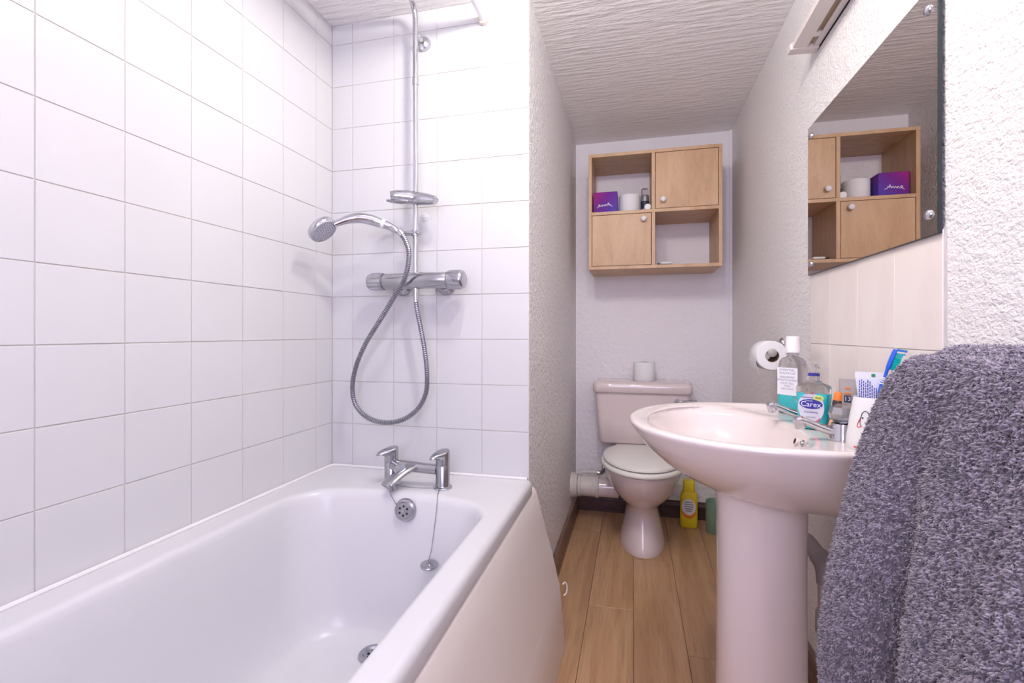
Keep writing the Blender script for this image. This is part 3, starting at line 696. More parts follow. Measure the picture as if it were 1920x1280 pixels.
for s in (-1, 1): obj('hinge', tube([(TX + s * 0.075 - 0.012, 2.478, 0.407), (TX + s * 0.075 + 0.012, 2.478, 0.407)], 0.010, 12), M['seat'], lid)
CT = 2.503
cis = [rrect(TX - .208, TX + .208, CT + .010, 2.70, .030, .416), rrect(TX - .213, TX + .213, CT + .004, 2.70, .030, .424), rrect(TX - .222, TX + .222, CT + .002, 2.70, .028, .54), rrect(TX - .230, TX + .230, CT, 2.70, .026, .672)]
obj('cistern', loft(cis), M['ceramic_toilet'], toi, smooth=50)
cl = [rrect(TX - .236, TX + .236, CT - .012, 2.701, .026, .672), rrect(TX - .2415, TX + .2415, CT - .018, 2.701, .03, .677), rrect(TX - .2415, TX + .2415, CT - .018, 2.701, .03, .708), rrect(TX - .238, TX + .238, CT - .013, 2.70, .03, .721),
      rrect(TX - .228, TX + .228, CT - .002, 2.695, .026, .728), rrect(TX - .2, TX + .2, CT + .02, 2.68, .02, .730)]
obj('cistern_lid', loft(cl), M['ceramic_toilet'], toi, smooth=60)
obj('flush_lever', join(lathe([(0.011, 0), (0.011, 0.012), (0.008, 0.018), (0.001, 0.019)], 20, (0.205, CT, 0.641), (0, -1, 0)),
                        tube(spline([(0.205, CT - 0.014, 0.641), (0.225, CT - 0.018, 0.641), (0.26, CT - 0.016, 0.641), (0.296, CT - 0.012, 0.642)], 4), [0.0055] * 9 + [0.0065] * 4, 10)), M['chrome'], toi, smooth=50)
toilet_roll('toilet_roll', 'white toilet roll standing on the toilet cistern', (0.0530, 2.585, 0.7303), 0.0545, 0.094, (0, 0, 1))
# soil pipe from the pan into the partition
soil = thing('soil_pipe', 'dusty white soil pipe joining the toilet to the partition wall', 'pipe', (-0.22, 2.50, 0.195))
obj('sleeve', lathe([(0.050, 0.0), (0.0545, 0.0), (0.0545, 0.012), (0.0515, 0.014), (0.0515, 0.088), (0.056, 0.090), (0.056, 0.103), (0.050, 0.105)], 40, (XP + 0.036, 2.50, 0.193), (1, 0, 0)), M['pipe_white'], soil, smooth=40)
obj('wall_collar', lathe([(0.0635, 0.0), (0.0635, 0.016), (0.0585, 0.022), (0.0585, 0.034), (0.052, 0.036)], 40, (XP - 0.002, 2.50, 0.193), (1, 0, 0)), M['pipe_white'], soil, smooth=40)
obj('pan_spigot', lathe([(0.047, 0.0), (0.047, 0.10)], 36, (XP + 0.138, 2.50, 0.190), (1, 0, 0)), M['ceramic_toilet'], soil, smooth=40)
ovp = thing('overflow_pipe', 'thin white pipe lying above the soil pipe', 'pipe', (-0.22, 2.515, 0.262))
obj('thin_pipe', tube([(XP + 0.045, 2.505, 0.253), (XP + 0.056, 2.505, 0.262), (XP + 0.07, 2.505, 0.262), (-0.175, 2.505, 0.263)], 0.0095, 14), M['pipe_white'], ovp)
obj('elbow', tube(spline([(-0.178, 2.505, 0.262), (-0.160, 2.508, 0.262), (-0.150, 2.53, 0.270), (-0.148, 2.545, 0.29)], 4), 0.0112, 12), M['chrome_dark'], ovp)

# yellow cleaner bottle and green holder on the floor
yb = thing('cleaner_bottle', 'yellow cleaner bottle with an oval label on the floor beside the toilet', 'bottle', (0.2705, 2.590, 0.0), rotz=-0.10, local=True)
def sq(w, d, z, r): return rrect(-w, w, -d, d, min(r, w * 0.98, d * 0.98), z, 6, 3)
obj('body', loft([sq(.038, .024, 0, .014), sq(.0415, .0275, .005, .016), sq(.0425, .028, .03, .016), sq(.0415, .0275, .12, .016), sq(.0400, .0265, .158, .016), sq(.0345, .0245, .172, .016), sq(.0285, .023, .178, .016)]), M['yellow'], yb, smooth=50)
obj('cap', loft([sq(.0285, .0235, .178, .012), sq(.0290, .024, .182, .012), sq(.0275, .023, .226, .012), sq(.0245, .021, .232, .012)]), M['yellow'], yb, smooth=50)
def ellipse(rx, rz, n=36, cx=0, cz=0): return [(cx + rx * math.cos(2 * PI * i / n), cz + rz * math.sin(2 * PI * i / n)) for i in range(n)]
ylab = obj('label', prism(ellipse(.0325, .040, 36, 0, .105), 'y', -0.0286, -0.0274), M['label_white'], yb, smooth=0, label='oval white label')
arc = [(0.031 * math.cos(a), 0.0 + .099 + 0.037 * math.sin(a)) for a in [PI + 0.25 + (PI - 0.5) * i / 18 for i in range(19)]]
arc2 = [(0.034 * math.cos(a), .093 + 0.046 * math.sin(a)) for a in [2 * PI - 0.25 - (PI - 0.5) * i / 18 for i in range(19)]]
obj('red_swoosh', prism(arc + arc2, 'y', -0.0292, -0.0278), M['orange'], ylab, smooth=0)
obj('print_lines', join(*[box(-w, w, -0.0292, -0.0280, z, z + .0055) for w, z in ((.018, .126), (.021, .115), (.021, .104), (.019, .093), (.013, .083))]), M['grey_print'], ylab, smooth=0)
gp = thing('green_holder', 'sage green brush holder on the floor beside the yellow bottle', 'holder', (0.3870, 2.545, 0.0))
n = 36
def ringz(r, z, c=(0.387, 2.545)): return [Vector((c[0] + r * math.cos(2 * PI * i / n), c[1] + r * math.sin(2 * PI * i / n), z)) for i in range(n)]
obj('cup', loft([ringz(.040, 0), ringz(.0425, .004), ringz(.0425, .150), ringz(.0410, .153), ringz(.0385, .150), ringz(.0380, .02)]), M['sage'], gp, smooth=40)

# ================================================================== BASIN AND PEDESTAL
BY = 1.232; BZ = 0.772; DZ = 0.7540
bas = thing('washbasin', 'blush ceramic washbasin with oval bowl on the right wall', 'washbasin', (0.30, BY, 0.60))
NB = 96
def outline(i):
    a = 2 * PI * i / NB; c, s = math.cos(a), math.sin(a)
    if c >= 0: return Vector((0.27 - 0.280 * c, BY + 0.305 * s))
    return Vector((0.27 + (XR - 0.0005 - 0.27) * abs(c) ** 0.5, BY + 0.305 * math.copysign(abs(s) ** 0.5, s)))
def bowl(i, k=1.0):
    a = 2 * PI * i / NB; c, s = math.cos(a), math.sin(a)
    rx = 0.166 if c >= 0 else 0.158
    return Vector((0.207 - rx * k * c, BY + 0.236 * k * math.copysign(abs(s) ** (0.9 if c < 0 else 1), s)))
def outl(sx, sy, z, zb=None):
    R = []
    for i in range(NB):
        p = outline(i)
        x = XR - 0.0005 - (XR - 0.0005 - p.x) * sx; yv = BY + (p.y - BY) * sy
        R.append(Vector((x, yv, z)))
    return R
def inset(d, zf, zb):
    R = []
    for i in range(NB):
        p = outline(i); c = Vector((0.26, BY)); q = p + (c - p).normalized() * d
        t = min(1, max(0, (p.x - 0.28) / 0.10)); R.append(Vector((q.x, q.y, zf + (zb - zf) * t)))
    return R
def mix(d, t, zf, zb):
    A = inset(d, 0, 0); R = []
    for i in range(NB):
        b = bowl(i, 1.06); q = A[i].xy.lerp(b, t); u = min(1, max(0, (q.x - 0.26) / 0.10))
        R.append(Vector((q.x, q.y, zf + (zb - zf) * u)))
    return R
def bw(k, z): return [Vector((*bowl(i, k), z)) for i in range(NB)]
rings = [outl(.42, .30, .602), outl(.56, .44, .607), outl(.66, .575, .624), outl(.76, .70, .648), outl(.86, .82, .680), outl(.93, .905, .712), outl(.972, .960, .740), outl(.992, .988, .757), outl(1, 1, .7635), inset(.002, .7690, .7690), inset(.008, .7715, .7715),
         inset(.018, BZ, BZ), inset(.026, .7705, .769), inset(.033, .7675, .7580), mix(.040, .10, .7655, DZ), mix(.045, .45, .7635, DZ), mix(.05, .88, .7605, DZ), bw(1.02, .7520), bw(.995, .7440), bw(.965, .725), bw(.90, .696), bw(.78, .668), bw(.58, .650), bw(.32, .642), bw(.10, .638), bw(.088, .630)]
obj('bowl', loft(rings), M['ceramic_pink'], bas, smooth=75)
obj('overflow_slot', lathe([(0.0100, -0.004), (0.0098, 0.0006), (0.0075, 0.0006), (0.0068, -0.003)], 20, (0.3555, 1.225, 0.729), (-1, 0, 0.35)), M['ceramic_pink'], bas, smooth=40)
obj('overflow_hole', lathe([(0.0062, -0.003), (0.0062, 0.0004)], 20, (0.3555, 1.225, 0.729), (-1, 0, 0.35)), M['black'], bas, smooth=0)
obj('chain_stay', lathe([(0.0085, -0.002), (0.0085, 0.002), (0.0050, 0.004), (0.0035, 0.007), (0.001, 0.0075)], 18, (0.3595, 1.180, 0.7325), (-1, -0.1, 0.3)), M['chrome_dark'], bas, smooth=40, label='small chrome chain stay')
obj('plughole', lathe([(0.0205, 0), (0.0205, 0.003), (0.016, 0.0035), (0.014, 0.001)], 28, (0.207, BY, 0.640)), M['chrome_satin'], bas, smooth=40)
ped = thing('basin_pedestal', 'blush ceramic pedestal column standing under the washbasin', 'pedestal', (0.288, 1.225, 0.0))
def pring(rx, ry, z, cx=0.283, cy=1.226, n=56):
    P = []
    for i in range(n):
        a = 2 * PI * i / n; c, s = math.cos(a), math.sin(a)
        P.append(Vector((cx + rx * math.copysign(abs(c) ** 0.85, c), cy + ry * math.copysign(abs(s) ** 0.85, s), z)))
    return P
obj('column', loft([pring(.099, .103, 0), pring(.100, .104, .01), pring(.0965, .100, .06), pring(.0930, .0955, .20), pring(.0915, .0930, .38), pring(.0920, .0935, .50), pring(.0935, .096, .585), pring(.098, .101, .620)]), M['ceramic_pink'], ped, smooth=60)
# basin waste pipe between pedestal and towel
wp = thing('basin_waste_pipe', 'grey waste pipe with elbow behind the basin pedestal', 'pipe', (0.43, 1.27, 0.0))
obj('run', tube([(0.400, 1.430, 0.452), (0.4285, 1.375, 0.446), (0.430, 1.285, 0.440)], 0.0195, 18), M['pipe_grey'], wp, smooth=60)
obj('elbow', tube(spline([(0.430, 1.300, 0.441), (0.430, 1.272, 0.438), (0.430, 1.255, 0.424), (0.430, 1.250, 0.400)], 5), 0.0225, 18), M['pipe_grey'], wp, smooth=60)
obj('drop', tube([(0.430, 1.250, 0.405), (0.430, 1.250, 0.0)], 0.0195, 18), M['pipe_white'], wp, smooth=60)
obj('coupling', lathe([(0.0225, 0), (0.0245, 0.004), (0.0245, 0.05), (0.0225, 0.054)], 20, (0.430, 1.250, 0.285)), M['pipe_white'], wp, smooth=40)

# pillar taps on the basin deck
def basin_tap(y, label):
    t = thing('basin_tap', label, 'tap', (0.414, y, DZ), group='pillar taps on the washbasin')
    obj('body', lathe([(0.0255, 0), (0.0260, 0.003), (0.0235, 0.008), (0.0220, 0.028), (0.0195, 0.0355), (0.012, 0.037)], 28, (0.414, y, DZ)), M['chrome'], t, smooth=45)
    P = spline([(0.408, y, DZ + 0.018), (0.388, y, DZ + 0.021), (0.365, y, DZ + 0.029), (0.345, y, DZ + 0.0375), (0.333, y, DZ + 0.0395)], 5); k = len(P)
    obj('spout', tube(P, [0.0135 - 0.0045 * min(1, i / (k * 0.6)) for i in range(k)], 16, True, None, (0.8, 1.05)), M['chrome'], t, smooth=60)
    obj('nozzle', lathe([(0.0095, -0.016), (0.0105, -0.012), (0.0108, 0.004), (0.0085, 0.0085), (0.001, 0.0095)], 6, (0.334, y, DZ + 0.0375), (-0.25, 0, 1)), M['chrome'], t, smooth=20)
    n = 8
    hd = [[Vector((0.414 + r * math.cos(2 * PI * (i + o) / n), y + r * math.sin(2 * PI * (i + o) / n), DZ + h)) for i in range(n)] for r, h, o in ((.015, .0375, 0), (.0235, .045, 0.25), (.0250, .056, 0.5), (.0205, .069, 0.5), (.010, .0745, .5))]
    obj('handle', loft(hd), M['chrome_dark'], t, smooth=0)
basin_tap(1.335, 'chrome pillar tap behind the teal soap bottle')
basin_tap(1.125, 'chrome pillar tap beside the white tumbler')

# ================================================================== THINGS ON THE BASIN
# mouthwash bottle
mw = thing('mouthwash_bottle', 'clear mouthwash bottle half full of teal liquid with white cap', 'bottle', (0.4210, 1.470, DZ), rotz=-0.86, local=True)
def mwr(w, d, z): return rrect(-w, w, -d, d, min(.0145, w * .95, d * .95), z, 7, 3)
shell = [mwr(.0300, .0190, 0), mwr(.0330, .0215, .004), mwr(.0338, .0222, .012), mwr(.0338, .0222, .122), mwr(.0330, .0216, .134), mwr(.0305, .0205, .144), mwr(.0250, .0180, .151), mwr(.0165, .0150, .1555), mwr(.0130, .0130, .158), mwr(.0128, .0128, .166)]
obj('bottle', loft(shell), M['clear_grey'], mw, smooth=60)
obj('liquid', loft([mwr(.0310, .0200, .002), mwr(.0341, .0225, .006), mwr(.0341, .0225, .055), mwr(.0336, .0220, .0552)]), M['teal'], mw, smooth=60, label='teal mouthwash')
cpn = 40
obj('cap', loft([[Vector((r * (1 + (0.012 if i % 2 else 0)) * math.cos(2 * PI * i / cpn), r * (1 + (0.012 if i % 2 else 0)) * math.sin(2 * PI * i / cpn), z)) for i in range(cpn)] for r, z in ((.0178, .167), (.0180, .169), (.0180, .172), (.0176, .173), (.0165, .207), (.0155, .2105), (.012, .2115))]), M['white_plastic'], mw, smooth=40)
obj('neck_ring', lathe([(0.0165, 0.161), (0.0165, 0.1645)], 28), M['clear_grey'], mw, smooth=30)
mwl = obj('label', box(-0.0285, 0.0285, -0.0231, -0.0224, 0.052, 0.126), M['label_white'], mw, smooth=0, label='white paper label with grey lettering')
def sheet(parent, body, size, x, z, yy, m, name='lettering', **k):
    return obj(name, mv(xf(text_geo(body, size, **k), FRONT), x, yy, z), m, parent, smooth=0)
for body, size, z in (('ESSENTIAL', .0085, .1195), ('WAITROSE', .0085, .1105), ('FRESHMINT', .0076, .1000), ('MOUTHWASH', .0080, .0920), ('HELPS KILL', .0068, .0838), ('ORAL', .0062, .0765), ('BACTERIA', .0066, .0685)):
    sheet(mwl, body, size, 0, z, -0.0233, M['grey_print'], space=1.12)
# soap pump bottle
sp_ = thing('soap_dispenser', 'teal hand soap pump bottle with a navy oval label', 'soap bottle', (0.4020, 1.250, DZ), rotz=-0.58, local=True)
def spr(w, d, z, r=.016): return rrect(-w, w, -d, d, min(r, w * .95, d * .95), z, 7, 3)
wall = [spr(.0275, .0165, 0), spr(.0300, .0190, .003), spr(.0312, .0200, .02), spr(.0325, .0205, .05), spr(.0345, .0205, .085), spr(.0350, .0200, .094), spr(.0335, .0190, .099), spr(.024, .0165, .104), spr(.0165, .0150, .107), spr(.0155, .0150, .110)]
obj('bottle', loft(wall), M['clear'], sp_, smooth=60)
obj('liquid', loft([spr(.0285, .0175, .0015), spr(.0303, .0192, .004), spr(.0315, .0202, .02), spr(.0328, .0207, .05), spr(.0344, .0206, .082), spr(.0340, .0203, .0823)]), M['teal'], sp_, smooth=60, label='teal liquid soap')
obj('pump_neck', lathe([(0.0150, 0.108), (0.0150, 0.121), (0.0145, 0.122)], 24), M['clear_grey'], sp_, smooth=40)
obj('pump_collar', lathe([(0.0118, 0.122), (0.0118, 0.1275), (0.011, 0.128)], 24), M['navy'], sp_, smooth=40)
obj('pump_head', join(lathe([(0.0055, 0.128), (0.0055, 0.136), (0.0080, 0.140), (0.0115, 0.147), (0.0115, 0.149), (0.001, 0.1505)], 20), tube([(0, -0.004, 0.1455), (0.012, -0.018, 0.1455), (0.014, -0.021, 0.141)], 0.0042, 10)), M['clear_grey'], sp_, smooth=40, label='pale translucent pump head')
# shield-shaped label
def shield():
    P = []
    for i in range(48):
        a = 2 * PI * i / 48; c, s = math.cos(a), math.sin(a)
        w = 0.0262 * (1.0 if s > -0.1 else 1.0 - 0.18 * (-s - 0.1)); P.append((w * math.copysign(abs(c) ** .85, c), 0.051 + (0.031 if s > 0 else 0.036) * math.copysign(abs(s) ** .9, s)))
    return P
YL = -0.0216
spl = obj('label', prism(shield(), 'y', YL, YL + 0.0012), M['label_silver'], sp_, smooth=0, label='pale shield-shaped label')
obj('navy_oval', prism(ellipse(.0232, .0110, 40, 0, .0590), 'y', YL - 0.0005, YL + 0.0008), M['navy'], spl, smooth=0)
sheet(spl, 'Carex', .0165, 0, .0580, YL - .0007, M['label_white'])
sheet(spl, 'Cussons', .0045, -0.004, .0664, YL - .0007, M['label_white'])
sheet(spl, '£2 off!', .0070, -0.002, .0835, YL - .0006, M['red_print'])
sheet(spl, 'antibacterial', .0048, -0.008, .0740, YL - .0006, M['navy'])
obj('lime_patch', prism(ellipse(.0100, .0062, 24, .0155, .0735), 'y', YL - 0.0004, YL + 0.0008), M['lime'], spl, smooth=0)
sheet(spl, '99.9%', .0050, .0150, .0735, YL - .0008, M['can_dark'])
sheet(spl, '2x protecting', .0050, 0, .0410, YL - .0007, M['navy'])
sheet(spl, 'hand wash', .0046, 0, .0300, YL - .0007, M['grey_print'])
ar1 = [(.0205 * math.cos(a), .0345 + .0185 * math.sin(a)) for a in [PI + 0.45 + (PI - 0.9) * i / 16 for i in range(17)]]
ar2 = [(.0205 * math.cos(a), .0385 + .0185 * math.sin(a)) for a in [2 * PI - 0.45 - (PI - 0.9) * i / 16 for i in range(17)]]
obj('pink_band', prism(ar1 + ar2, 'y', YL - 0.0005, YL + 0.0008), M['pink_print'], spl, smooth=0)
# small dark tube with orange cap, leaning behind the soap
ot = thing('orange_capped_tube', 'small dark tube with an orange cap leaning behind the soap bottle', 'tube', (0.4270, 1.205, DZ))
ax = Vector((0.10, -0.02, 1)).normalized(); o0 = Vector((0.4270, 1.205, DZ + 0.001))
obj('foot', lathe([(0.0125, 0), (0.0135, 0.004), (0.0120, 0.022), (0.0098, 0.029)], 20, o0, ax), M['peach'], ot, smooth=50)
obj('body', lathe([(0.0100, 0.029), (0.0098, 0.068), (0.0090, 0.072)], 20, o0, ax), M['brown_glass'], ot, smooth=50)
obj('cap', lathe([(0.0088, 0.072), (0.0082, 0.086), (0.005, 0.091), (0.001, 0.0915)], 20, o0, ax), M['orange'], ot, smooth=50)
# grey squeeze tube
gt = thing('grey_squeeze_tube', 'grey squeeze tube with black square print behind the near tap', 'tube', (0.4530, 1.200, DZ), rotz=-0.42, local=True)
obj('cap', lathe([(0.0150, 0), (0.0160, 0.003), (0.0155, 0.024), (0.014, 0.026)], 28), M['greytube'], gt, smooth=40)
obj('body', loft([rrect(-w, w, -d, d, min(.012, w * .96, d * .96), z, 6, 3) for w, d, z in ((.0150, .0130, .026), (.0165, .0135, .034), (.0168, .0115, .070), (.0170, .0065, .097), (.0172, .0020, .110), (.0172, .0016, .120))]), M['greytube'], gt, smooth=60)
blk = obj('black_square', mv(box(-0.0062, 0.0062, -0.0004, 0.0004, -0.0075, 0.0075), -0.001, -0.0121, 0.078), M['can_dark'], gt, smooth=0)
blk.rotation_euler = (0, 0, 0)
sheet(blk, '13', .0125, -0.001, .078, -0.0128, M['label_white'])
obj('orange_print', box(-0.0085, 0.0065, -0.0130, -0.0116, .0615, .0649), M['orange'], gt, smooth=0)
obj('orange_print', box(-0.0065, 0.0045, -0.0098, -0.0084, .0880, .0914), M['orange'], gt, smooth=0)
obj('orange_print', box(-0.0055, 0.0035, -0.0072, -0.0058, .0985, .1019), M['orange'], gt, smooth=0)

# tumbler with toothpaste and toothbrush
TC = Vector((0.4400, 1.0650, DZ))
tum = thing('tumbler', 'white tapered tumbler with a puffin head print holding the toothbrush', 'tumbler', TC)
obj('cup', lathe([(0.039, 0), (0.0405, 0.003), (0.0395, 0.018), (0.0345, 0.058), (0.0280, 0.096), (0.0270, 0.0985), (0.0255, 0.096), (0.0315, 0.058), (0.036, 0.01)], 44, TC), M['white_plastic'], tum, smooth=50)
def on_cup(a, h, e=0.0004):
    r = (0.0405 - 0.0060 * h / 0.058 if h < 0.058 else 0.0345 - 0.0065 * (h - 0.058) / 0.038) + e
    return TC + Vector((r * math.cos(a), r * math.sin(a), h))
fa = math.atan2(-1.065, -0.44) - 0.28          # side turned to the room
def cup_line(P, r, m, nm): obj(nm, tube([on_cup(fa + u, v + 0.018) for u, v in [(p.x, p.y) for p in spline([(a, b, 0) for a, b in P], 5)]], r, 5), m, tum)
cup_line([(-0.20, 0.042), (-0.13, 0.052), (0.02, 0.056), (0.16, 0.052), (0.24, 0.040)], 0.0007, M['can_dark'], 'puffin_head_line')
cup_line([(-0.20, 0.042), (-0.30, 0.034), (-0.34, 0.026), (-0.22, 0.026), (-0.12, 0.028)], 0.0008, M['red_print'], 'puffin_beak_line')
cup_line([(-0.20, 0.042), (-0.21, 0.034), (-0.17, 0.028)], 0.0006, M['can_dark'], 'puffin_beak_edge')
obj('puffin_eye', disc(on_cup(fa - 0.10, 0.061, 0.0), 0.0016, Vector((math.cos(fa - 0.1), math.sin(fa - 0.1), 0)), 0.0008, 10), M['can_dark'], tum, smooth=0)
obj('red_foot_band', join(*[tube([on_cup(fa + a0 + k * 0.05, 0.0055, 0.0002) for k in range(9)], 0.0016, 6) for a0 in (-0.42, 0.25)]), M['red_print'], tum)
tp = thing('toothpaste_tube', 'pale toothpaste tube standing upside down in the tumbler', 'toothpaste', (0.4400, 1.0650, DZ + 0.012), rotz=-0.40, local=True)
obj('body', loft([rrect(-w, w, -d, d, min(.01, w * .96, d * .96), z, 6, 3) for w, d, z in ((.0150, .0130, .022), (.0180, .0135, .030), (.0205, .0095, .075), (.0235, .0035, .110), (.0248, .0014, .122))]), M['tube_white'], tp, smooth=60)
obj('crimp', box(-.0250, .0250, -.0011, .0011, .122, .1335), M['label_white'], tp, smooth=0)
obj('cap', lathe([(0.0120, 0.0), (0.0125, 0.004), (0.0110, 0.022)], 20), M['white_plastic'], tp, smooth=40)
obj('green_square', box(.0005, .0065, -.0017, -.0009, .1245, .1305), M['green_print'], tp, smooth=0)
def ty(z): return -(0.0095 + (0.0035 - 0.0095) * (z - .075) / .035) - 0.0003 if z < .11 else -(0.0035 + (0.0014 - 0.0035) * (z - .11) / .012) - 0.0003
lines = []
for k in range(9):
    xx = -0.0190 + k * 0.0033; top = (.117, .119, .117, .114, .1185, .117, .109, .1045, .104)[k]; zz = 0.078
    while zz < top:
        L_ = random.uniform(.003, .007); ze = min(zz + L_, top)
        a, b = ty(zz), ty(ze)
        V = [(xx, a, zz), (xx + .0017, a, zz), (xx + .0017, b, ze), (xx, b, ze)]
        lines.append((V + [(x, y + 0.0012, z) for x, y, z in V], [(0, 1, 2, 3), (7, 6, 5, 4), (0, 4, 5, 1), (1, 5, 6, 2), (2, 6, 7, 3), (3, 7, 4, 0)])); zz = ze + 0.0012
obj('print_lines', join(*lines), M['navy'], tp, smooth=0)
tb = thing('toothbrush', 'blue toothbrush with turquoise bristles leaning out of the tumbler', 'toothbrush', (0.452, 1.056, DZ + 0.012))
hb = spline([(0.4400, 1.0620, DZ + 0.013), (0.4440, 1.0520, 0.82), (0.4475, 1.0420, 0.874), (0.4515, 1.0370, 0.896), (0.4545, 1.0340, 0.912), (0.4590, 1.0320, 0.928), (0.4650, 1.0310, 0.944)], 6); nb_ = len(hb)
obj('handle', tube(hb, [0.0042 if i < nb_ * .45 else (0.0028 if i < nb_ * .62 else 0.0048) for i in range(nb_)], 12, True, None, [(1, 1) if i < nb_ * .62 else (0.6, 1.15) for i in range(nb_)]), M['brush_blue'], tb, smooth=60)
hd_ = [hb[int(nb_ * .64) + k] for k in range(0, nb_ - int(nb_ * .64) - 3)]
tuft = join(*[tube([(p.x + 0.0025, p.y - 0.001 + dy_, p.z - 0.001), (p.x + 0.0125, p.y - 0.003 + dy_, p.z - 0.0040)], 0.0014, 5) for p in hd_ for dy_ in (-0.003, 0.0, 0.003)])
obj('bristles', tuft, M['brush_teal'], tb, smooth=0)
obj('tip_bristles', join(*[tube([(p.x + 0.0020, p.y - 0.001, p.z), (p.x + 0.0165, p.y - 0.004, p.z - 0.003)], 0.0013, 5) for p in (hb[-1], hb[-2], hb[-4])]), M['bristle_blue'], tb, smooth=0)
obj('white_grip_rings', join(*[tube([hb[int(nb_ * .36) + k], hb[int(nb_ * .36) + k] + Vector((0.0004, -0.0003, 0.0022))], 0.0046, 10) for k in (0, 1, 2, 3)]), M['label_white'], tb)

# ================================================================== RIGHT WALL: roll holder, mirror, shaver light
rh = thing('toilet_roll_holder', 'small chrome toilet roll holder screwed to the right wall', 'roll holder', (XR, 1.83, 0.93))
obj('wall_disc', lathe([(0.0195, 0), (0.0195, 0.004), (0.014, 0.010), (0.008, 0.012)], 24, (XR, 1.822, 0.938), (-1, 0, 0)), M['chrome'], rh, smooth=45)
obj('arm', tube(spline([(XR - 0.008, 1.822, 0.938), (XR - 0.040, 1.822, 0.936), (0.432, 1.820, 0.925), (0.430, 1.815, 0.914), (0.430, 1.80, 0.9115), (0.430, 1.72, 0.9115), (0.430, 1.702, 0.9115)], 6), 0.006, 12), M['chrome'], rh, smooth=60)
obj('end_knob', lathe([(0.011, 0), (0.0135, 0.003), (0.0135, 0.008), (0.010, 0.011), (0.001, 0.012)], 24, (0.430, 1.711, 0.9105), (0, -1, 0)), M['pipe_grey'], rh, smooth=45)
hr_ = toilet_roll('toilet_roll', 'white toilet roll hanging on the chrome holder behind the mouthwash', (0.430, 1.705, 0.9005), 0.0475, 0.098, (0, 1, 0), core=0.0205)
fl = []
for (x, z) in ((0.3840, 0.905), (0.3818, 0.890), (0.3830, 0.872), (0.3880, 0.855), (0.3925, 0.842)):
    fl.append((x, z))
obj('loose_sheet', prism(fl + [(x + 0.0008, z) for x, z in fl[::-1]], 'y', 1.708, 1.800), M['paper'], hr_, smooth=60)

mir = thing('wall_mirror', 'frameless rectangular mirror fixed with screws above the basin', 'mirror', (XR, 1.238, 1.136))
MX = XR - 0.0105
obj('glass', box(MX, MX + 0.0056, 0.9345, 1.5422, 1.1365, 1.5530, 0.0004, 1), M['glass_edge'], mir, smooth=0)
obj('silvered_face', ([(MX - 0.0003, 0.9355, 1.1375), (MX - 0.0003, 1.5412, 1.1375), (MX - 0.0003, 1.5412, 1.5520), (MX - 0.0003, 0.9355, 1.5520)], [(0, 1, 2, 3)]), M['mirror'], mir, smooth=0)
for yy, zz in ((0.9615, 1.5170), (0.9590, 1.1725), (1.5160, 1.1660), (1.5150, 1.5230)):
    s = obj('screw', lathe([(0.0088, 0), (0.0085, 0.0020), (0.0065, 0.0045), (0.003, 0.0058), (0.0005, 0.006)], 20, (MX - 0.0004, yy, zz), (-1, 0, 0)), M['chrome'], mir, smooth=50)
    obj('spacer', lathe([(0.006, 0), (0.006, 0.0055)], 14, (MX + 0.0050, yy, zz), (1, 0, 0)), M['glass_edge'], s)

fx_ = thing('shaver_light', 'unlit beige strip light fixed above the mirror', 'strip light', (XR, 1.22, 1.75))
prof = [(XR - 0.003, 1.7480), (0.4180, 1.7515), (0.4165, 1.7640), (0.4400, 1.7860), (XR - 0.003, 1.8060)]
prof2 = [(XR - 0.003, 1.7520), (0.4735, 1.7520), (0.4735, 1.7600), (0.4585, 1.7600), (0.4585, 1.7525), (0.4230, 1.7545), (0.4215, 1.7650), (0.4420, 1.7830), (XR - 0.003, 1.8020)]
obj('housing', prism(prof2, 'y', 0.98, 1.478), M['fixture'], fx_, smooth=0)
obj('end_cap', prism(prof, 'y', 1.478, 1.506), M['fixture'], fx_, smooth=0)
obj('end_cap', prism(prof, 'y', 0.952, 0.98), M['fixture'], fx_, smooth=0)
obj('slot_strip', box(0.4590, 0.4730, 1.00, 1.412, 1.7575, 1.7605), M['fixture_slot'], fx_, smooth=0)
obj('slot_strip', box(0.4600, 0.4690, 1.432, 1.470, 1.7575, 1.7605), M['fixture_slot'], fx_, smooth=0)
obj('slot_bridge', box(0.4585, 0.4735, 1.412, 1.432, 1.7530, 1.7605), M['fixture'], fx_, smooth=0)
obj('back_gap_shade', box(XR - 0.0035, XR + 0.0005, 0.96, 1.497, 1.7500, 1.8000), M['black'], fx_, smooth=0)  # black strip paints the shade in the gap between housing and wall

# ================================================================== TOWEL ON ITS RAIL
tr = thing('towel_rail', 'chrome towel rail hidden inside the grey towel', 'towel rail', (XR, 0.55, 0.93))
obj('bar', tube([(0.400, 0.30, 0.928), (0.400, 0.835, 0.928)], 0.010, 16), M['chrome'], tr, smooth=60)
for yy in (0.33, 0.80):
    obj('bracket', tube([(0.400, yy, 0.928), (XR, yy, 0.928)], 0.008, 12), M['chrome'], tr, smooth=60)
tow = thing('bath_towel', 'thick grey violet terry towel hanging beside the basin', 'towel', (0.35, 0.58, 0.25))
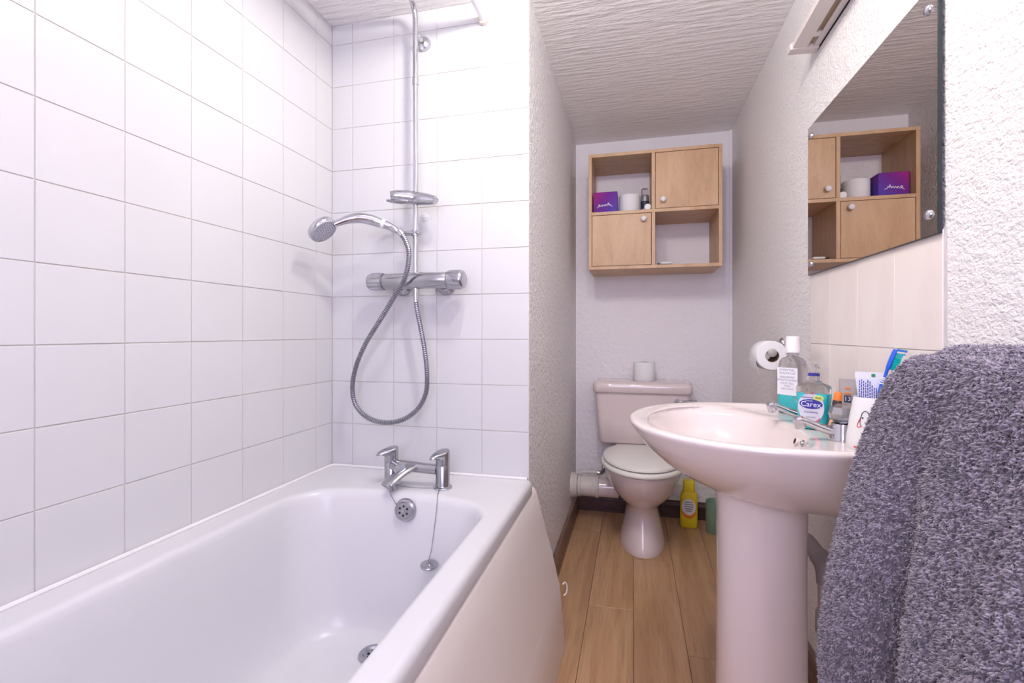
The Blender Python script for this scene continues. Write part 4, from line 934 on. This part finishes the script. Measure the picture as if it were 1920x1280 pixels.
# cross-section of the hanging towel (x, z) from the wall side, over the rail, down the front
sec = [(0.4640, 0.30), (0.4600, 0.50), (0.4560, 0.75), (0.4520, 0.90), (0.4440, 0.938), (0.4270, 0.9515), (0.4080, 0.9500), (0.3930, 0.9405), (0.3830, 0.9370), (0.3730, 0.9395), (0.3620, 0.9330), (0.3520, 0.912), (0.3460, 0.885), (0.3350, 0.82), (0.3180, 0.75), (0.3060, 0.69), (0.2960, 0.63), (0.2900, 0.565), (0.2890, 0.51), (0.2920, 0.45), (0.2970, 0.38), (0.3020, 0.28)]
secp = resample([Vector((a, 0, b)) for a, b in [(p.x, p.z) for p in spline([(a, 0, b) for a, b in sec], 6)]], 0.008)
Y_FAR, Y_NEAR, NY = 0.850, 0.24, 90
def towel_pt(i, j):
    p = secp[i]; t = j / NY
    yf = Y_FAR + 0.004 - 0.062 * min(1, max(0, (p.z - 0.80) / 0.135)) ** 1.4
    yv = yf + (Y_NEAR - yf) * t
    front = 1.0 if i / len(secp) > 0.5 else 0.0
    low = min(1, max(0, (0.935 - p.z) / 0.45)) * front
    s = yf - yv
    # vertical folds that open towards the hem
    fold = -0.016 * math.cos(2 * PI * (s - 0.055) / 0.30 + 0.6 * low) * (0.4 + 0.6 * low) + 0.007 * math.sin(2 * PI * s / 0.135 + 1.2 * low)
    dx = fold * low
    # a sharper crease a hand's width in from the far edge
    cr = math.exp(-((s - (0.150 + 0.035 * low)) / 0.026) ** 2)
    dx += 0.030 * cr * low
    # the far edge rounds back towards the wall
    edge = max(0, 1 - s / 0.030)
    dx += 0.024 * edge ** 2 * (0.35 + 0.65 * low) * front
    dz = -0.010 * edge ** 2 * (1 if p.z > 0.92 else 0.0) + 0.003 * math.sin(9 * s) * (1 if p.z > 0.92 else 0)
    yy = yv + 0.010 * low * math.sin(5 * p.z)
    return Vector((p.x + dx, yy, p.z + dz))
ni = len(secp)
TV = [towel_pt(i, j) for i in range(ni) for j in range(NY + 1)]
TF = [(i * (NY + 1) + j, i * (NY + 1) + j + 1, (i + 1) * (NY + 1) + j + 1, (i + 1) * (NY + 1) + j) for i in range(ni - 1) for j in range(NY)]
cloth = obj('cloth', (TV, TF), M['towel'], tow, smooth=180)
sm = cloth.modifiers.new('thickness', 'SOLIDIFY'); sm.thickness = 0.006; sm.offset = 0
# terry pile: curved three-sided tufts grown over the outside of the towel
A = np.array([[v.x, v.y, v.z] for v in TV]).reshape(ni, NY + 1, 3)
du = np.gradient(A, axis=0); dvv = np.gradient(A, axis=1)
Nn = np.cross(du, dvv); Nn /= np.linalg.norm(Nn, axis=2, keepdims=True)
mid = Nn[int(ni * 0.8), NY // 2]
if mid[0] > 0: Nn = -Nn
NT = 105000
area = np.linalg.norm(np.cross(du, dvv), axis=2)
ii = rng.uniform(ni * 0.16, ni - 1.001, NT * 3); jj = rng.uniform(0, NY - 0.001, NT * 3)
def bil(F, i, j):
    a = i.astype(int); b = j.astype(int); fa_ = (i - a)[:, None]; fb_ = (j - b)[:, None]
    return F[a, b] * (1 - fa_) * (1 - fb_) + F[a + 1, b] * fa_ * (1 - fb_) + F[a, b + 1] * (1 - fa_) * fb_ + F[a + 1, b + 1] * fa_ * fb_
Pp = bil(A, ii, jj); Nq = bil(Nn, ii, jj); Nq /= np.linalg.norm(Nq, axis=1, keepdims=True)
keep = np.ones(len(Pp), bool)
keep &= (Pp[:, 2] > 0.40)
# edge strip at the far side gets extra tufts pointing outwards
idx = np.nonzero(keep)[0][:NT]
Pp, Nq, jq = Pp[idx], Nq[idx], jj[idx]
NT = len(Pp)
out = np.zeros_like(Nq); out[:, 1] = np.clip(1 - jq / 2.2, 0, 1) * 1.2
rv = rng.normal(size=(NT, 3)) * 0.42; rv[:, 2] -= 0.22
Dr = Nq + out + rv; Dr /= np.linalg.norm(Dr, axis=1, keepdims=True)
bend = rng.normal(size=(NT, 3)) * 0.7; bend[:, 2] -= 0.55
Ln = rng.uniform(0.0048, 0.0085, NT)[:, None]
side = np.cross(Dr, rng.normal(size=(NT, 3))); side /= np.linalg.norm(side, axis=1, keepdims=True)
side2 = np.cross(Dr, side)
V3 = []
base = Pp + Nq * 0.001
w0 = rng.uniform(0.00105, 0.0017, NT)[:, None]
midp = base + Dr * Ln * 0.55
tip = midp + (Dr + bend * 0.75) / np.linalg.norm(Dr + bend * 0.75, axis=1, keepdims=True) * Ln * 0.5
for c, w in ((base, w0), (midp, w0 * 1.05)):
    for k in range(3):
        a = 2 * PI * k / 3
        V3.append(c + side * w * math.cos(a) + side2 * w * math.sin(a))
V3.append(tip)
VV = np.stack(V3, axis=1).reshape(-1, 3) - np.array(tow.location)
quad = np.array([[0, 1, 4, 3], [1, 2, 5, 4], [2, 0, 3, 5]]); tri = np.array([[3, 4, 6], [4, 5, 6], [5, 3, 6]])
o7 = (np.arange(NT) * 7)[:, None, None]
Q = (quad[None] + o7).reshape(-1, 4); T3 = (tri[None] + o7).reshape(-1, 3)
pm = bpy.data.meshes.new('terry_pile')
pm.vertices.add(len(VV)); pm.vertices.foreach_set('co', VV.astype(np.float32).ravel())
pm.loops.add(Q.size + T3.size); pm.loops.foreach_set('vertex_index', np.concatenate([Q.ravel(), T3.ravel()]).astype(np.int32))
pm.polygons.add(len(Q) + len(T3))
pm.polygons.foreach_set('loop_start', np.concatenate([np.arange(len(Q)) * 4, Q.size + np.arange(len(T3)) * 3]).astype(np.int32))
pm.update(calc_edges=True); pm.validate()
pm.materials.append(M['pile']); pm.shade_smooth()
po = bpy.data.objects.new('terry_pile', pm); _link(po, tow); po['kind'] = 'stuff'
bpy.context.view_layer.update()
